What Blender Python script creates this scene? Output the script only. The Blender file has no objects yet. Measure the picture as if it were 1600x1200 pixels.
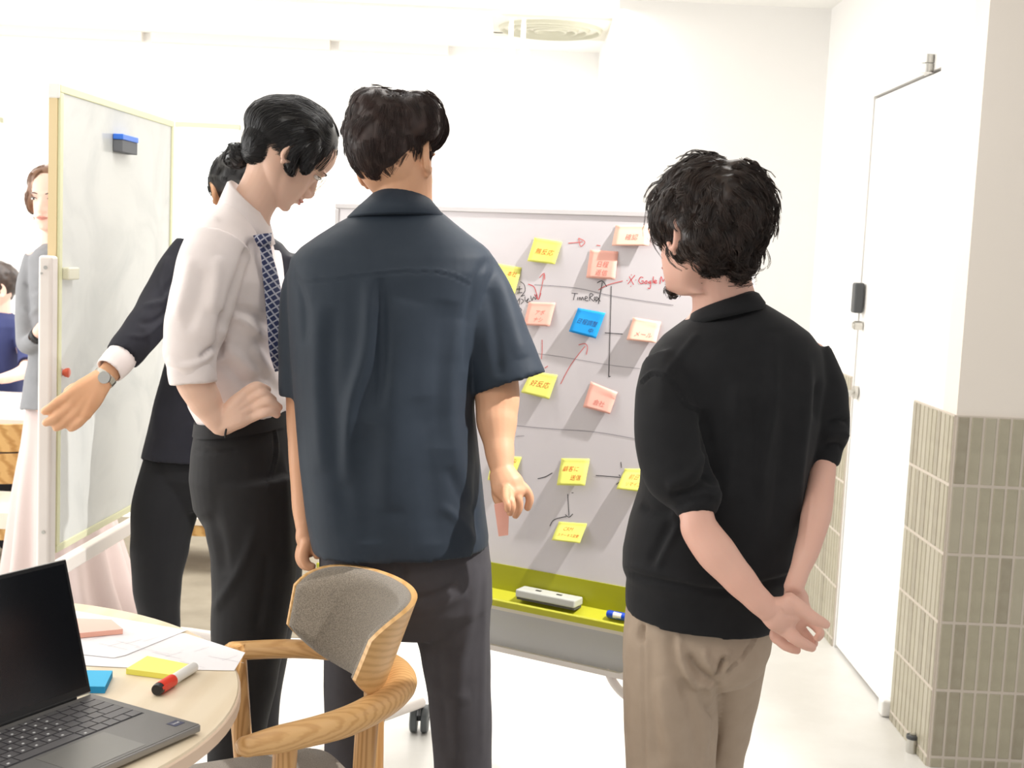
import bpy, bmesh, math, random
import numpy as np
from mathutils import Vector, Matrix, Euler
from mathutils.bvhtree import BVHTree
from mathutils import noise as mnoise

rnd = random.Random(7)
SC = bpy.context.scene
COL = SC.collection
# ------------------------------------------------------------------ camera
FPX = 2000.0
CAM_H = 1.45
cam_d = bpy.data.cameras.new('camera')
cam_d.sensor_width = 36.0
cam_d.lens = 36.0 * FPX / 1600.0
cam_d.clip_start = 0.05
cam_d.clip_end = 60
CAM = bpy.data.objects.new('camera', cam_d)
COL.objects.link(CAM)
ROT = Matrix.Rotation(math.radians(0.17), 4, 'Z') @ Matrix.Rotation(math.radians(90 - 5.85), 4, 'X') @ Matrix.Rotation(math.radians(2.6), 4, 'Z')
CAM.matrix_world = Matrix.Translation((0, 0, CAM_H)) @ ROT
cam_d.dof.use_dof = True
cam_d.dof.focus_distance = 2.45
cam_d.dof.aperture_fstop = 9
SC.camera = CAM
# ------------------------------------------------------------------ world, lights, exposure
SC.view_settings.view_transform = 'Standard'
SC.view_settings.look = 'None'
SC.view_settings.exposure = 0.33
SC.view_settings.gamma = 1.0
SC.view_settings.use_curve_mapping = False
W = bpy.data.worlds.new('world')
SC.world = W
W.use_nodes = True
W.node_tree.nodes['Background'].inputs[0].default_value = (1.0, 0.982, 0.965, 1)
W.node_tree.nodes['Background'].inputs[1].default_value = 0.56


def area(name, loc, target, sx, sy, power, color=(1, 1, 1)):
    d = bpy.data.lights.new(name, 'AREA')
    d.shape = 'RECTANGLE'
    d.size, d.size_y = sx, sy
    d.energy = power
    d.color = color
    o = bpy.data.objects.new(name, d)
    COL.objects.link(o)
    o.location = loc
    o.rotation_euler = (Vector(target) - Vector(loc)).to_track_quat('-Z', 'Y').to_euler()
    return o


area('window_light', (-4.4, 3.2, 1.5), (1.2, 3.6, 1.3), 4.0, 2.0, 100, (1.0, 1.0, 0.98))
area('back_room_fill', (-1.6, 5.7, 2.50), (-1.6, 5.7, 0), 4.0, 1.2, 68, (1.0, 0.99, 0.97))  # fill light added to whiten the back room
area('middle_ceiling_light', (-0.4, 3.3, 2.50), (-0.4, 3.3, 0), 2.2, 0.5, 17, (1.0, 0.98, 0.96))
area('front_ceiling_light', (-0.6, 1.0, 2.50), (-0.5, 1.3, 0), 2.0, 0.5, 9, (1.0, 0.97, 0.94))
sp = bpy.data.lights.new('board_spotlight', 'SPOT')
sp.energy = 185
sp.spot_size = math.radians(60)
sp.spot_blend = 0.45
sp.shadow_soft_size = 0.02
sp.color = (1.0, 0.97, 0.94)
spo = bpy.data.objects.new('board_spotlight', sp)
COL.objects.link(spo)
spo.location = (1.02, 2.36, 2.36)
spo.rotation_euler = (Vector((0.05, 3.12, 0.75)) - spo.location).to_track_quat('-Z', 'Y').to_euler()

# ------------------------------------------------------------------ projection helpers (author in world space with measured rays)
CP = Vector((0, 0, CAM_H))
R3 = ROT.to_3x3()


def ray(px, py):
    return R3 @ Vector(((px - 800.0) / FPX, -(py - 600.0) / FPX, -1.0))


YOFF = [0.0]


def P(px, py, Y):
    d = ray(px, py)
    return CP + d * ((Y + YOFF[0]) / d.y)


def PX(px, py, X):
    d = ray(px, py)
    return CP + d * (X / d.x)


def PZ(px, py, Z):
    d = ray(px, py)
    return CP + d * ((Z - CAM_H) / d.z)


def PP(px, py, p0, n):
    d = ray(px, py)
    return CP + d * ((p0 - CP).dot(n) / d.dot(n))


def S(Y):
    return FPX / Y


# ------------------------------------------------------------------ objects
def tag(o, label=None, cat=None, group=None, kind=None):
    if label: o['label'] = label
    if cat: o['category'] = cat
    if group: o['group'] = group
    if kind: o['kind'] = kind
    return o


def empty(name, loc, label=None, cat=None, group=None, rz=0.0):
    o = bpy.data.objects.new(name, None)
    COL.objects.link(o)
    o.location = loc
    o.rotation_euler = (0, 0, rz)
    o.empty_display_size = 0.05
    return tag(o, label, cat, group)


def setpar(o, parent):
    if parent is not None:
        o.parent = parent
        M = Matrix.Identity(4)
        p = parent
        chain = []
        while p is not None:
            chain.append(p)
            p = p.parent
        for q in reversed(chain):
            M = M @ q.matrix_parent_inverse @ q.matrix_basis
        o.matrix_parent_inverse = M.inverted()


class MB:
    """collects geometry for ONE mesh object"""
    def __init__(s):
        s.v, s.f = [], []

    def add(s, verts, faces):
        n = len(s.v)
        s.v += [tuple(v) for v in verts]
        s.f += [tuple(i + n for i in f) for f in faces]
        return s

    def box(s, c, size, mat=None):
        hx, hy, hz = size[0] / 2, size[1] / 2, size[2] / 2
        vs = [Vector((x, y, z)) for x in (-hx, hx) for y in (-hy, hy) for z in (-hz, hz)]
        if mat is not None: vs = [mat @ v for v in vs]
        vs = [v + Vector(c) for v in vs]
        return s.add(vs, [(0, 1, 3, 2), (4, 6, 7, 5), (0, 4, 5, 1), (2, 3, 7, 6), (0, 2, 6, 4), (1, 5, 7, 3)])

    def hexa(s, b4, t4):
        return s.add(list(b4) + list(t4), [(3, 2, 1, 0), (4, 5, 6, 7), (0, 1, 5, 4), (1, 2, 6, 5), (2, 3, 7, 6), (3, 0, 4, 7)])

    def slab(s, pts, dvec):
        n = len(pts)
        vs = list(pts) + [Vector(p) + Vector(dvec) for p in pts]
        f = [tuple(range(n - 1, -1, -1)), tuple(range(n, 2 * n))]
        f += [(i, (i + 1) % n, n + (i + 1) % n, n + i) for i in range(n)]
        return s.add(vs, f)

    def loft(s, rings, cap=True):
        m = len(rings[0])
        vs = [p for r in rings for p in r]
        f = []
        for k in range(len(rings) - 1):
            for i in range(m):
                j = (i + 1) % m
                f.append((k * m + i, k * m + j, (k + 1) * m + j, (k + 1) * m + i))
        if cap:
            f.append(tuple(range(m - 1, -1, -1)))
            b = (len(rings) - 1) * m
            f.append(tuple(b + i for i in range(m)))
        return s.add(vs, f)

    def tube(s, pts, rad, seg=12, res=0, flat=None, flatdir=None, cap=True, rnd_end=False):
        """pts: centres; rad: number or list; flat: ratio of thickness across flatdir"""
        pts = [Vector(p) for p in pts]
        if not isinstance(rad, (list, tuple)): rad = [rad] * len(pts)
        if not isinstance(flat, (list, tuple)): flat = [1.0 if flat is None else flat] * len(pts)
        if res:
            pts, rad, flat = spline(pts, rad, flat, res)
        rings = []
        n = len(pts)
        up = Vector(flatdir).normalized() if flatdir is not None else None
        prev = None
        for i in range(n):
            t = (pts[min(i + 1, n - 1)] - pts[max(i - 1, 0)])
            if t.length < 1e-9: t = Vector((0, 0, 1))
            t.normalize()
            if up is not None:
                a = up - t * up.dot(t)
                if a.length < 1e-3: a = t.orthogonal()
            elif prev is None:
                a = t.orthogonal()
            else:
                a = prev - t * prev.dot(t)
                if a.length < 1e-6: a = t.orthogonal()
            a.normalize()
            prev = a
            b = t.cross(a)
            rings.append((pts[i], a, b, rad[i], flat[i], t))
        out = []
        if rnd_end:
            c, a, b, r, fl, t = rings[0]
            for q in (0.15, 0.6, 0.88): out.append([c - t * r * (1 - q) * 0.9 + (a * fl * math.cos(h) + b * math.sin(h)) * r * math.sin(math.acos(1 - q)) for h in [2 * math.pi * k / seg for k in range(seg)]])
        for c, a, b, r, fl, t in rings:
            out.append([c + (a * fl * math.cos(h) + b * math.sin(h)) * r for h in [2 * math.pi * k / seg for k in range(seg)]])
        if rnd_end:
            c, a, b, r, fl, t = rings[-1]
            for q in (0.88, 0.6, 0.15): out.append([c + t * r * (1 - q) * 0.9 + (a * fl * math.cos(h) + b * math.sin(h)) * r * math.sin(math.acos(1 - q)) for h in [2 * math.pi * k / seg for k in range(seg)]])
        return s.loft(out, cap)

    def ellipsoid(s, c, ax, seg=20, rings=12):
        """ax: three axis vectors (radii included)"""
        c = Vector(c)
        out = []
        for k in range(rings + 1):
            th = math.pi * min(max(k, 0.12), rings - 0.12) / rings
            out.append([c + Vector(ax[2]) * math.cos(th) + (Vector(ax[0]) * math.cos(h) + Vector(ax[1]) * math.sin(h)) * math.sin(th) for h in [2 * math.pi * i / seg for i in range(seg)]])
        return s.loft(out)

    def build(s, name, mat, parent=None, smooth=False, bevel=0.0, bseg=2):
        me = bpy.data.meshes.new(name)
        me.from_pydata(s.v, [], s.f)
        me.validate()
        bm = bmesh.new()
        bm.from_mesh(me)
        bmesh.ops.recalc_face_normals(bm, faces=bm.faces)
        bm.to_mesh(me)
        bm.free()
        if mat is not None: me.materials.append(mat)
        if smooth is True:
            me.polygons.foreach_set('use_smooth', [True] * len(me.polygons))
        elif smooth:
            me.shade_smooth() if False else me.polygons.foreach_set('use_smooth', [True] * len(me.polygons))
            me.set_sharp_from_angle(angle=math.radians(smooth))
        o = bpy.data.objects.new(name, me)
        COL.objects.link(o)
        setpar(o, parent)
        if bevel:
            b = o.modifiers.new('bevel', 'BEVEL')
            b.width = bevel
            b.segments = bseg
            b.limit_method = 'ANGLE'
            b.angle_limit = math.radians(40)
        return o


def spline(pts, rad, flat, res):
    n = len(pts)
    P_, R_, F_ = [], [], []
    for i in range(n - 1):
        p0, p1, p2, p3 = pts[max(i - 1, 0)], pts[i], pts[i + 1], pts[min(i + 2, n - 1)]
        for k in range(res):
            t = k / res
            P_.append(0.5 * ((2 * p1) + (p2 - p0) * t + (2 * p0 - 5 * p1 + 4 * p2 - p3) * t * t + (3 * p1 - p0 - 3 * p2 + p3) * t ** 3))
            tt = t * t * (3 - 2 * t)
            R_.append(rad[i] * (1 - tt) + rad[i + 1] * tt)
            F_.append(flat[i] * (1 - t) + flat[i + 1] * t)
    P_.append(pts[-1]); R_.append(rad[-1]); F_.append(flat[-1])
    return P_, R_, F_


def spl(pts, res=6):
    pts = [Vector(p) for p in pts]
    return spline(pts, [0] * len(pts), [0] * len(pts), res)[0]


# ------------------------------------------------------------------ materials
def srgb(r, g, b):
    def f(c):
        c /= 255.0
        return c / 12.92 if c <= 0.04045 else ((c + 0.055) / 1.055) ** 2.4
    return (f(r), f(g), f(b), 1.0)


def mat(name, col, rough=0.5, metal=0.0, spec=0.5, sheen=0.0, emis=None, estr=0.0, trans=0.0, sss=0.0, coat=0.0,
        noise=None, bump=None, alpha=1.0, sheen_tint=None):
    """noise=(scale, colour2, contrast) ; bump=(scale, strength, distance)"""
    m = bpy.data.materials.new(name)
    m.use_nodes = True
    nt = m.node_tree
    b = nt.nodes['Principled BSDF']
    b.inputs['Base Color'].default_value = col
    b.inputs['Roughness'].default_value = rough
    b.inputs['Metallic'].default_value = metal
    b.inputs['Specular IOR Level'].default_value = spec
    b.inputs['Sheen Weight'].default_value = sheen
    b.inputs['Coat Weight'].default_value = coat
    b.inputs['Transmission Weight'].default_value = trans
    b.inputs['Alpha'].default_value = alpha
    if sss:
        b.inputs['Subsurface Weight'].default_value = sss
        b.inputs['Subsurface Radius'].default_value = (1.0, 0.35, 0.2)
        b.inputs['Subsurface Scale'].default_value = 0.006
    if emis is not None:
        b.inputs['Emission Color'].default_value = emis
        b.inputs['Emission Strength'].default_value = estr
    if noise or bump:
        tc = nt.nodes.new('ShaderNodeTexCoord')
    if noise:
        n = nt.nodes.new('ShaderNodeTexNoise')
        n.inputs['Scale'].default_value = noise[0]
        n.inputs['Detail'].default_value = 4
        nt.links.new(tc.outputs['Object'], n.inputs['Vector'])
        r = nt.nodes.new('ShaderNodeValToRGB')
        c = noise[2] if len(noise) > 2 else 0.2
        r.color_ramp.elements[0].position = 0.5 - c
        r.color_ramp.elements[1].position = 0.5 + c
        r.color_ramp.elements[0].color = col
        r.color_ramp.elements[1].color = noise[1]
        nt.links.new(n.outputs['Fac'], r.inputs['Fac'])
        nt.links.new(r.outputs['Color'], b.inputs['Base Color'])
    if bump:
        n2 = nt.nodes.new('ShaderNodeTexNoise')
        n2.inputs['Scale'].default_value = bump[0]
        n2.inputs['Detail'].default_value = 3
        nt.links.new(tc.outputs['Object'], n2.inputs['Vector'])
        bp = nt.nodes.new('ShaderNodeBump')
        bp.inputs['Strength'].default_value = bump[1]
        bp.inputs['Distance'].default_value = bump[2]
        nt.links.new(n2.outputs['Fac'], bp.inputs['Height'])
        nt.links.new(bp.outputs['Normal'], b.inputs['Normal'])
    return m


def wood_mat(name, c1, c2, scale=14, rot=(0, 0, 0), stretch=(1, 1, 1), rough=0.45, dist=2.5, wave='BANDS'):
    m = bpy.data.materials.new(name)
    m.use_nodes = True
    nt = m.node_tree
    b = nt.nodes['Principled BSDF']
    b.inputs['Roughness'].default_value = rough
    tc = nt.nodes.new('ShaderNodeTexCoord')
    mp = nt.nodes.new('ShaderNodeMapping')
    mp.inputs['Rotation'].default_value = rot
    mp.inputs['Scale'].default_value = stretch
    nt.links.new(tc.outputs['Object'], mp.inputs['Vector'])
    w = nt.nodes.new('ShaderNodeTexWave')
    w.wave_type = wave
    w.inputs['Scale'].default_value = scale
    w.inputs['Distortion'].default_value = dist
    w.inputs['Detail'].default_value = 3
    w.inputs['Detail Scale'].default_value = 1.2
    nt.links.new(mp.outputs['Vector'], w.inputs['Vector'])
    n = nt.nodes.new('ShaderNodeTexNoise')
    n.inputs['Scale'].default_value = 160
    n.inputs['Detail'].default_value = 2
    nt.links.new(mp.outputs['Vector'], n.inputs['Vector'])
    mx = nt.nodes.new('ShaderNodeMath')
    mx.operation = 'MULTIPLY_ADD'
    mx.inputs[1].default_value = 0.3
    nt.links.new(n.outputs['Fac'], mx.inputs[0])
    mul = nt.nodes.new('ShaderNodeMath')
    mul.operation = 'MULTIPLY'
    mul.inputs[1].default_value = 0.7
    nt.links.new(w.outputs['Fac'], mul.inputs[0])
    nt.links.new(mul.outputs[0], mx.inputs[2])
    r = nt.nodes.new('ShaderNodeValToRGB')
    r.color_ramp.elements[0].color = c1
    r.color_ramp.elements[1].color = c2
    r.color_ramp.elements[0].position = 0.15
    r.color_ramp.elements[1].position = 0.62
    nt.links.new(mx.outputs[0], r.inputs['Fac'])
    nt.links.new(r.outputs['Color'], b.inputs['Base Color'])
    return m


M = {}
M['wall'] = mat('white_wall_paint', srgb(242, 240, 237), 0.85, bump=(60, 0.05, 0.002))
M['pillar'] = mat('shaded_pillar_paint', srgb(236, 228, 218), 0.85, bump=(60, 0.05, 0.002))  # same white as the walls, darkened for the pillar's shaded front
M['ceiling'] = mat('ceiling_paint', srgb(246, 245, 241), 0.9)
M['door'] = mat('white_door', srgb(248, 246, 243), 0.5)
M['gap'] = mat('dark_gap', srgb(150, 146, 140), 0.8)
M['steel'] = mat('satin_steel', srgb(200, 198, 192), 0.3, 1.0)
M['dark_plastic'] = mat('dark_plastic', srgb(70, 72, 74), 0.45)
M['black_plastic'] = mat('black_plastic', srgb(28, 28, 30), 0.4)
M['white_plastic'] = mat('white_plastic', srgb(236, 234, 230), 0.45)
M['grout'] = mat('light_grout', srgb(206, 196, 184), 0.9)
# ================================================================== the setting
WX = 1.267            # door wall plane
YB = 5.58           # end wall right of the opening
YF = 7.05           # back wall of the far room
ZC = 2.54
YP = PX(1495, 645, WX).y   # front face of the pillar
x_open = P(960, 160, YB).x


def struct(o):
    o['kind'] = 'structure'
    return o


# floor: pale mortar finish with a darker carpet strip further back
m = bpy.data.materials.new('pale_mortar_floor'); m.use_nodes = True
nt = m.node_tree; b = nt.nodes['Principled BSDF']
tc = nt.nodes.new('ShaderNodeTexCoord')
n = nt.nodes.new('ShaderNodeTexNoise'); n.inputs['Scale'].default_value = 1.7; n.inputs['Detail'].default_value = 7; n.inputs['Roughness'].default_value = 0.6
nt.links.new(tc.outputs['Object'], n.inputs['Vector'])
r = nt.nodes.new('ShaderNodeValToRGB'); r.color_ramp.elements[0].position = 0.35; r.color_ramp.elements[1].position = 0.65
r.color_ramp.elements[0].color = srgb(212, 209, 203); r.color_ramp.elements[1].color = srgb(227, 225, 220)
nt.links.new(n.outputs['Fac'], r.inputs['Fac']); nt.links.new(r.outputs['Color'], b.inputs['Base Color'])
b.inputs['Roughness'].default_value = 0.32
M['floor'] = m
fl = MB().box((-1.2, 3.2, -0.05), (7.6, 8.2, 0.1)).build('floor', M['floor']); struct(fl)
M['carpet'] = mat('taupe_carpet', srgb(128, 119, 103), 0.95, noise=(9, srgb(146, 137, 120), 0.25), bump=(400, 0.4, 0.002))
cp = MB().box((-2.55, 5.55, 0.001), (3.9, 1.9, 0.004)).build('floor_carpet', M['carpet']); struct(cp)
ce = MB().box((-1.2, 3.2, ZC + 0.05), (7.6, 8.2, 0.1)).build('ceiling', M['ceiling']); struct(ce)

# back wall of the far room with bright openings
wb = MB()
wb.box(((x_open - 4.5) / 2 - 0.0 + 0.05, YF + 0.06, ZC / 2), (x_open + 4.5 + 0.4, 0.12, ZC))
struct(wb.build('wall_back', M['wall']))
struct(MB().box(((x_open + WX) / 2, (YB + YF) / 2 + 0.06, ZC / 2), (WX - x_open, YF - YB + 0.12, ZC)).build('wall_end', M['wall']))
# window: tall bright panes under a greenish head bar
M['win_glow'] = mat('daylit_window_glass', (1, 1, 1, 1), 0.3, emis=(1.0, 1.0, 0.985, 1), estr=3.0)
M['bar'] = mat('sage_window_head', srgb(176, 176, 150), 0.6)
def window(i, pxa, pxb, pytop):
    a = P(pxa, pytop, YF - 0.01); c = P(pxb, pytop, YF - 0.01)
    w = empty('window_%d' % i, ((a.x + c.x) / 2, YF - 0.01, 0))
    w['kind'] = 'structure'
    z1 = a.z
    MB().box(((a.x + c.x) / 2, YF - 0.02, z1 - 0.01), (c.x - a.x, 0.05, 0.028)).build('head_bar', M['bar'], w)
    MB().box(((a.x + c.x) / 2, YF - 0.012, (z1 - 0.03 + 0.75) / 2), (c.x - a.x - 0.02, 0.02, z1 - 0.03 - 0.75)).build('pane', M['win_glow'], w)
    MB().box(((a.x + c.x) / 2, YF - 0.03, 0.735), (c.x - a.x, 0.06, 0.03)).build('sill', M['white_plastic'], w)
    for sx in (a.x + 0.012, c.x - 0.012):
        MB().box((sx, YF - 0.015, (z1 + 0.75) / 2 - 0.02), (0.022, 0.03, z1 - 0.75 - 0.02)).build('jamb', M['white_plastic'], w)
window(1, 276, 376, 192)
window(2, -150, 4, 178)
# shallow soffit beam between ceiling and back wall
M['soffit'] = mat('cream_soffit', srgb(246, 240, 232), 0.9)
so = MB()
for (pa, pb) in ((-120, 214), (229, 512), (527, 700)):
    a = P(pa, 36 + 0.06 * pa * 0.8 - 0, YF - 0.12); c = P(pb, 40, YF - 0.12)
    so.box(((a.x + c.x) / 2, YF - 0.02, ZC - 0.0245), (c.x - a.x, 0.04, 0.05))
struct(so.build('trim_1', M['soffit']))

# door wall (x = WX): three stretches of plaster, recess for the door leaf
dl_t = PX(1367, 150, WX); dl_b = PX(1302, 1005, WX); dr_t = PX(1463, 112, WX)
Y1 = (dl_t.y + dl_b.y) / 2; Y0 = PX(1430, 630, WX).y
ZD = (dl_t.z + dr_t.z) / 2
zt = PX(1430, 628, WX).z; zt2 = PX(1495, 645, WX).z
ZT = (zt + zt2) / 2
wr = MB()
wr.box((WX + 0.1, (Y1 + YB) / 2 + 0.2, ZC / 2), (0.2, YB - Y1 + 0.4, ZC))
wr.box((WX + 0.1, (YP + 0.12 + Y0) / 2, ZC / 2), (0.2, Y0 - YP - 0.12, ZC))
wr.box((WX + 0.1, (Y0 + Y1) / 2, (ZD + ZC) / 2 + 0.002), (0.2, Y1 - Y0, ZC - ZD - 0.004))
struct(wr.build('wall_right', M['wall']))
struct(MB().box((WX + 0.12, (Y0 + Y1) / 2, ZD / 2), (0.1, Y1 - Y0, ZD)).build('trim_2', M['gap']))
dr = empty('door_1', (WX, (Y0 + Y1) / 2, 0)); struct(dr)
MB().box((WX + 0.03, (Y0 + Y1) / 2, ZD / 2 + 0.003), (0.05, Y1 - Y0 - 0.012, ZD - 0.018)).build('door_leaf', M['door'], dr, bevel=0.001)
# pivot hinge at the top corner
h = PX(1458, 100, WX)
hb = MB()
hb.tube([(WX - 0.018, h.y, h.z - 0.028), (WX - 0.018, h.y, h.z - 0.002)], 0.02, 20)
hb.tube([(WX - 0.018, h.y, h.z + 0.002), (WX - 0.018, h.y, h.z + 0.028)], 0.02, 20)
hb.box((WX - 0.002, h.y + 0.03, h.z - 0.014), (0.006, 0.08, 0.026))
hb.build('pivot_hinge', M['steel'], dr, smooth=30)
# card reader, cylinder and lever near the latch side
c = PX(1342, 465, WX)
cr = MB().box((WX - 0.018, Y1 - 0.045, c.z), (0.035, 0.052, 0.112)).build('lock_housing', M['dark_plastic'], dr, bevel=0.008, bseg=3)
c = PX(1342, 508, WX)
MB().tube([(WX, Y1 - 0.06, c.z), (WX - 0.028, Y1 - 0.06, c.z)], 0.017, 20).tube([(WX - 0.026, Y1 - 0.06, c.z), (WX - 0.034, Y1 - 0.06, c.z)], 0.012, 16).build('lock_cylinder', M['steel'], dr, smooth=30)
c = PX(1336, 612, WX)
lv = MB()
lv.tube([(WX, Y1 - 0.06, c.z), (WX - 0.012, Y1 - 0.06, c.z)], 0.025, 20)
lv.tube([(WX - 0.01, Y1 - 0.06, c.z), (WX - 0.05, Y1 - 0.06, c.z), (WX - 0.055, Y1 - 0.075, c.z), (WX - 0.055, Y1 - 0.17, c.z)], 0.008, 10, res=3)
lv.build('lever_handle', M['steel'], dr, smooth=40)
# floor pivot shoe and floor stop
c = PX(1376, 1105, WX)
ps = MB().box((WX - 0.012, Y0 + 0.03, 0.03), (0.035, 0.05, 0.055)).build('floor_pivot', M['white_plastic'], dr, bevel=0.008, bseg=3)
q = PZ(1424, 1175, 0.0)
ds = empty('door_stop', (q.x - 0.0, q.y, 0), 'small steel cylinder door stop on the floor near the tiled corner', 'door stop')
MB().tube([(q.x, q.y, 0), (q.x, q.y, 0.042)], 0.017, 20).build('post', M['steel'], ds, smooth=30)
MB().tube([(q.x, q.y, 0.042), (q.x, q.y, 0.054)], 0.019, 20).build('rubber_ring', M['dark_plastic'], ds, smooth=30, bevel=0.002)
MB().tube([(q.x, q.y, 0.054), (q.x, q.y, 0.057)], 0.009, 16).build('cap', M['steel'], ds, smooth=30)

# pillar body
XP2 = WX + 1.3
pl = MB().box(((WX + XP2) / 2, YP + 0.06, ZC / 2), (XP2 - WX, 0.12, ZC)).build('wall_front_pillar', M['pillar']); struct(pl)
M['tile_a'] = mat('taupe_glazed_tile', srgb(162, 154, 134), 0.28, noise=(22, srgb(178, 172, 150), 0.3), bump=(70, 0.25, 0.002))
M['tile_b'] = mat('taupe_glazed_tile_dark', srgb(150, 141, 122), 0.3, noise=(26, srgb(168, 161, 142), 0.3), bump=(70, 0.25, 0.002))
M['tile_c'] = mat('taupe_glazed_tile_light', srgb(172, 164, 145), 0.28, noise=(18, srgb(180, 174, 154), 0.3), bump=(70, 0.25, 0.002))
ROWH = ZT / 5.15
PITCH = 0.0392
tile_me = {}
def tile_mesh(w, h, key, mm):
    k = (key, mm.name)
    if k not in tile_me:
        t = 0.004
        b_ = 0.0022
        o = MB()
        o.add([(-w / 2, -h / 2, 0), (w / 2, -h / 2, 0), (w / 2, h / 2, 0), (-w / 2, h / 2, 0),
               (-w / 2, -h / 2, t * 0.6), (w / 2, -h / 2, t * 0.6), (w / 2, h / 2, t * 0.6), (-w / 2, h / 2, t * 0.6),
               (-w / 2 + b_, -h / 2 + b_, t), (w / 2 - b_, -h / 2 + b_, t), (w / 2 - b_, h / 2 - b_, t), (-w / 2 + b_, h / 2 - b_, t)],
              [(0, 1, 5, 4), (1, 2, 6, 5), (2, 3, 7, 6), (3, 0, 4, 7), (4, 5, 9, 8), (5, 6, 10, 9), (6, 7, 11, 10), (7, 4, 8, 11), (8, 9, 10, 11)])
        ob = o.build('tile', mm)
        me = ob.data
        bpy.data.objects.remove(ob)
        tile_me[k] = me
    return tile_me[k]
TM = [M['tile_a'], M['tile_b'], M['tile_c']]
def tile_panel(name, origin, udir, nrm, length, maxn=400):
    """tiles set upright in stacked rows; origin at the bottom end, udir along the wall"""
    ud = Vector(udir); nn = Vector(nrm)
    back = MB()
    o0 = Vector(origin)
    a = o0; bb = o0 + ud * length
    back.slab([a, bb, bb + Vector((0, 0, ZT)), a + Vector((0, 0, ZT))], nn * 0.006)
    root = back.build(name, M['grout']); struct(root)
    rot = Matrix((ud, Vector((0, 0, 1)), nn)).transposed().to_4x4()
    n = int(length / PITCH + 1e-6)
    for r_ in range(6):
        z1 = ZT - 0.004 - r_ * ROWH
        z0 = max(z1 - ROWH + 0.009, 0.0)
        if z1 - z0 < 0.02: continue
        for i in range(n + 1):
            u0 = 0.004 + i * PITCH; u1 = min(u0 + PITCH - 0.0075, length - 0.002)
            if u1 - u0 < 0.008: continue
            full = abs((u1 - u0) - (PITCH - 0.0075)) < 1e-4 and abs(z1 - z0 - ROWH + 0.009) < 1e-4
            mm = TM[rnd.choice((0, 0, 1, 2))]
            me = tile_mesh(u1 - u0, z1 - z0, 'full' if full else (round(u1 - u0, 4), round(z1 - z0, 4)), mm)
            t = bpy.data.objects.new('tile', me)
            COL.objects.link(t)
            t.matrix_world = Matrix.Translation(o0 + ud * (u0 + u1) / 2 + Vector((0, 0, (z0 + z1) / 2)) + nn * 0.0045) @ rot
            t.parent = root
# pillar front, pillar side up to the door, and the wall past the door
tile_panel('tiled_dado_pillar', (WX, YP, 0), (1, 0, 0), (0, -1, 0), 0.42)
tile_panel('tiled_dado_side', (WX, Y0 - 0.005, 0), (0, -1, 0), (-1, 0, 0), Y0 - YP - 0.004)
tile_panel('tiled_dado_far', (WX, YB, 0), (0, -1, 0), (-1, 0, 0), YB - Y1 - 0.01)
for o in bpy.data.objects:
    if o.name.startswith('tiled_dado'): o.name = {'tiled_dado_pillar': 'trim_3', 'tiled_dado_side': 'trim_4', 'tiled_dado_far': 'trim_5'}[o.name]

# window niche on the end wall's left return
nz0 = P(950, 330, 6.3).z; nz1 = P(950, 205, 6.3).z
nb = MB().box((x_open - 0.008, 6.3, (nz0 + nz1) / 2), (0.02, 0.32, nz1 - nz0)).build('window_3', M['white_plastic']); struct(nb)

# ceiling diffuser: square plate with concentric rings
c = PZ(868, 48, ZC)
cx, cy = P(868, 56, 5.85).x, 5.9
cx, cy = 0.09, 6.3
M['fin'] = mat('sage_white_fin', srgb(186, 184, 166), 0.5)
M['dplate'] = mat('ivory_diffuser_plate', srgb(216, 213, 200), 0.5)
dif = empty('ceiling_diffuser', (cx, cy, ZC - 0.012), 'square white ceiling air diffuser with round concentric fins', 'air diffuser')
MB().box((cx, cy, ZC - 0.006), (0.56, 0.56, 0.012)).build('plate', M['dplate'], dif)
for k, rr in enumerate((0.25, 0.19, 0.135, 0.085)):
    rg = MB()
    sec = [(rr, 0), (rr - 0.006, -0.016), (rr - 0.016, -0.018), (rr - 0.022, 0)]
    rings = []
    for (a_, z_) in sec + sec[:1]:
        rings.append([Vector((cx + a_ * math.cos(t), cy + a_ * math.sin(t), ZC - 0.012 + z_)) for t in [2 * math.pi * i / 40 for i in range(40)]])
    rg.loft(rings, cap=False).build('fin', M['fin'], dif, smooth=40)
# pair of white spot lamps hanging from a small track
M['lamp_glow'] = mat('lamp_lens', (1, 1, 1, 1), 0.4, emis=(1, 0.97, 0.9, 1), estr=6)
M['lamp_body'] = mat('lamp_white', srgb(250, 248, 244), 0.5)
for i, (pa, pb, lab) in enumerate((((798, 66), (794, 106), 'white cylindrical ceiling spot lamp, left one of the pair by the diffuser'),
                                   ((817, 70), (824, 108), 'white cylindrical ceiling spot lamp, right one of the pair by the diffuser'))):
    a = P(pa[0], pa[1] - 2, 6.05); e = P(pb[0], pb[1], 5.95)
    k = empty('spot_lamp', (a.x, a.y, ZC), lab, 'lamp', 'ceiling spot lamps')
    s_ = a + (e - a) * 0.32
    MB().tube([(a.x, a.y, ZC), (a.x, a.y, a.z), s_], 0.01, 12).build('arm', M['lamp_body'], k, smooth=30)
    MB().tube([s_, e], 0.022, 20).build('lamp_head', M['lamp_body'], k, smooth=30, bevel=0.003)
    d_ = (e - s_).normalized()
    MB().tube([e, e + d_ * 0.002], 0.018, 20).build('lens', M['lamp_glow'], k)
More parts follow.
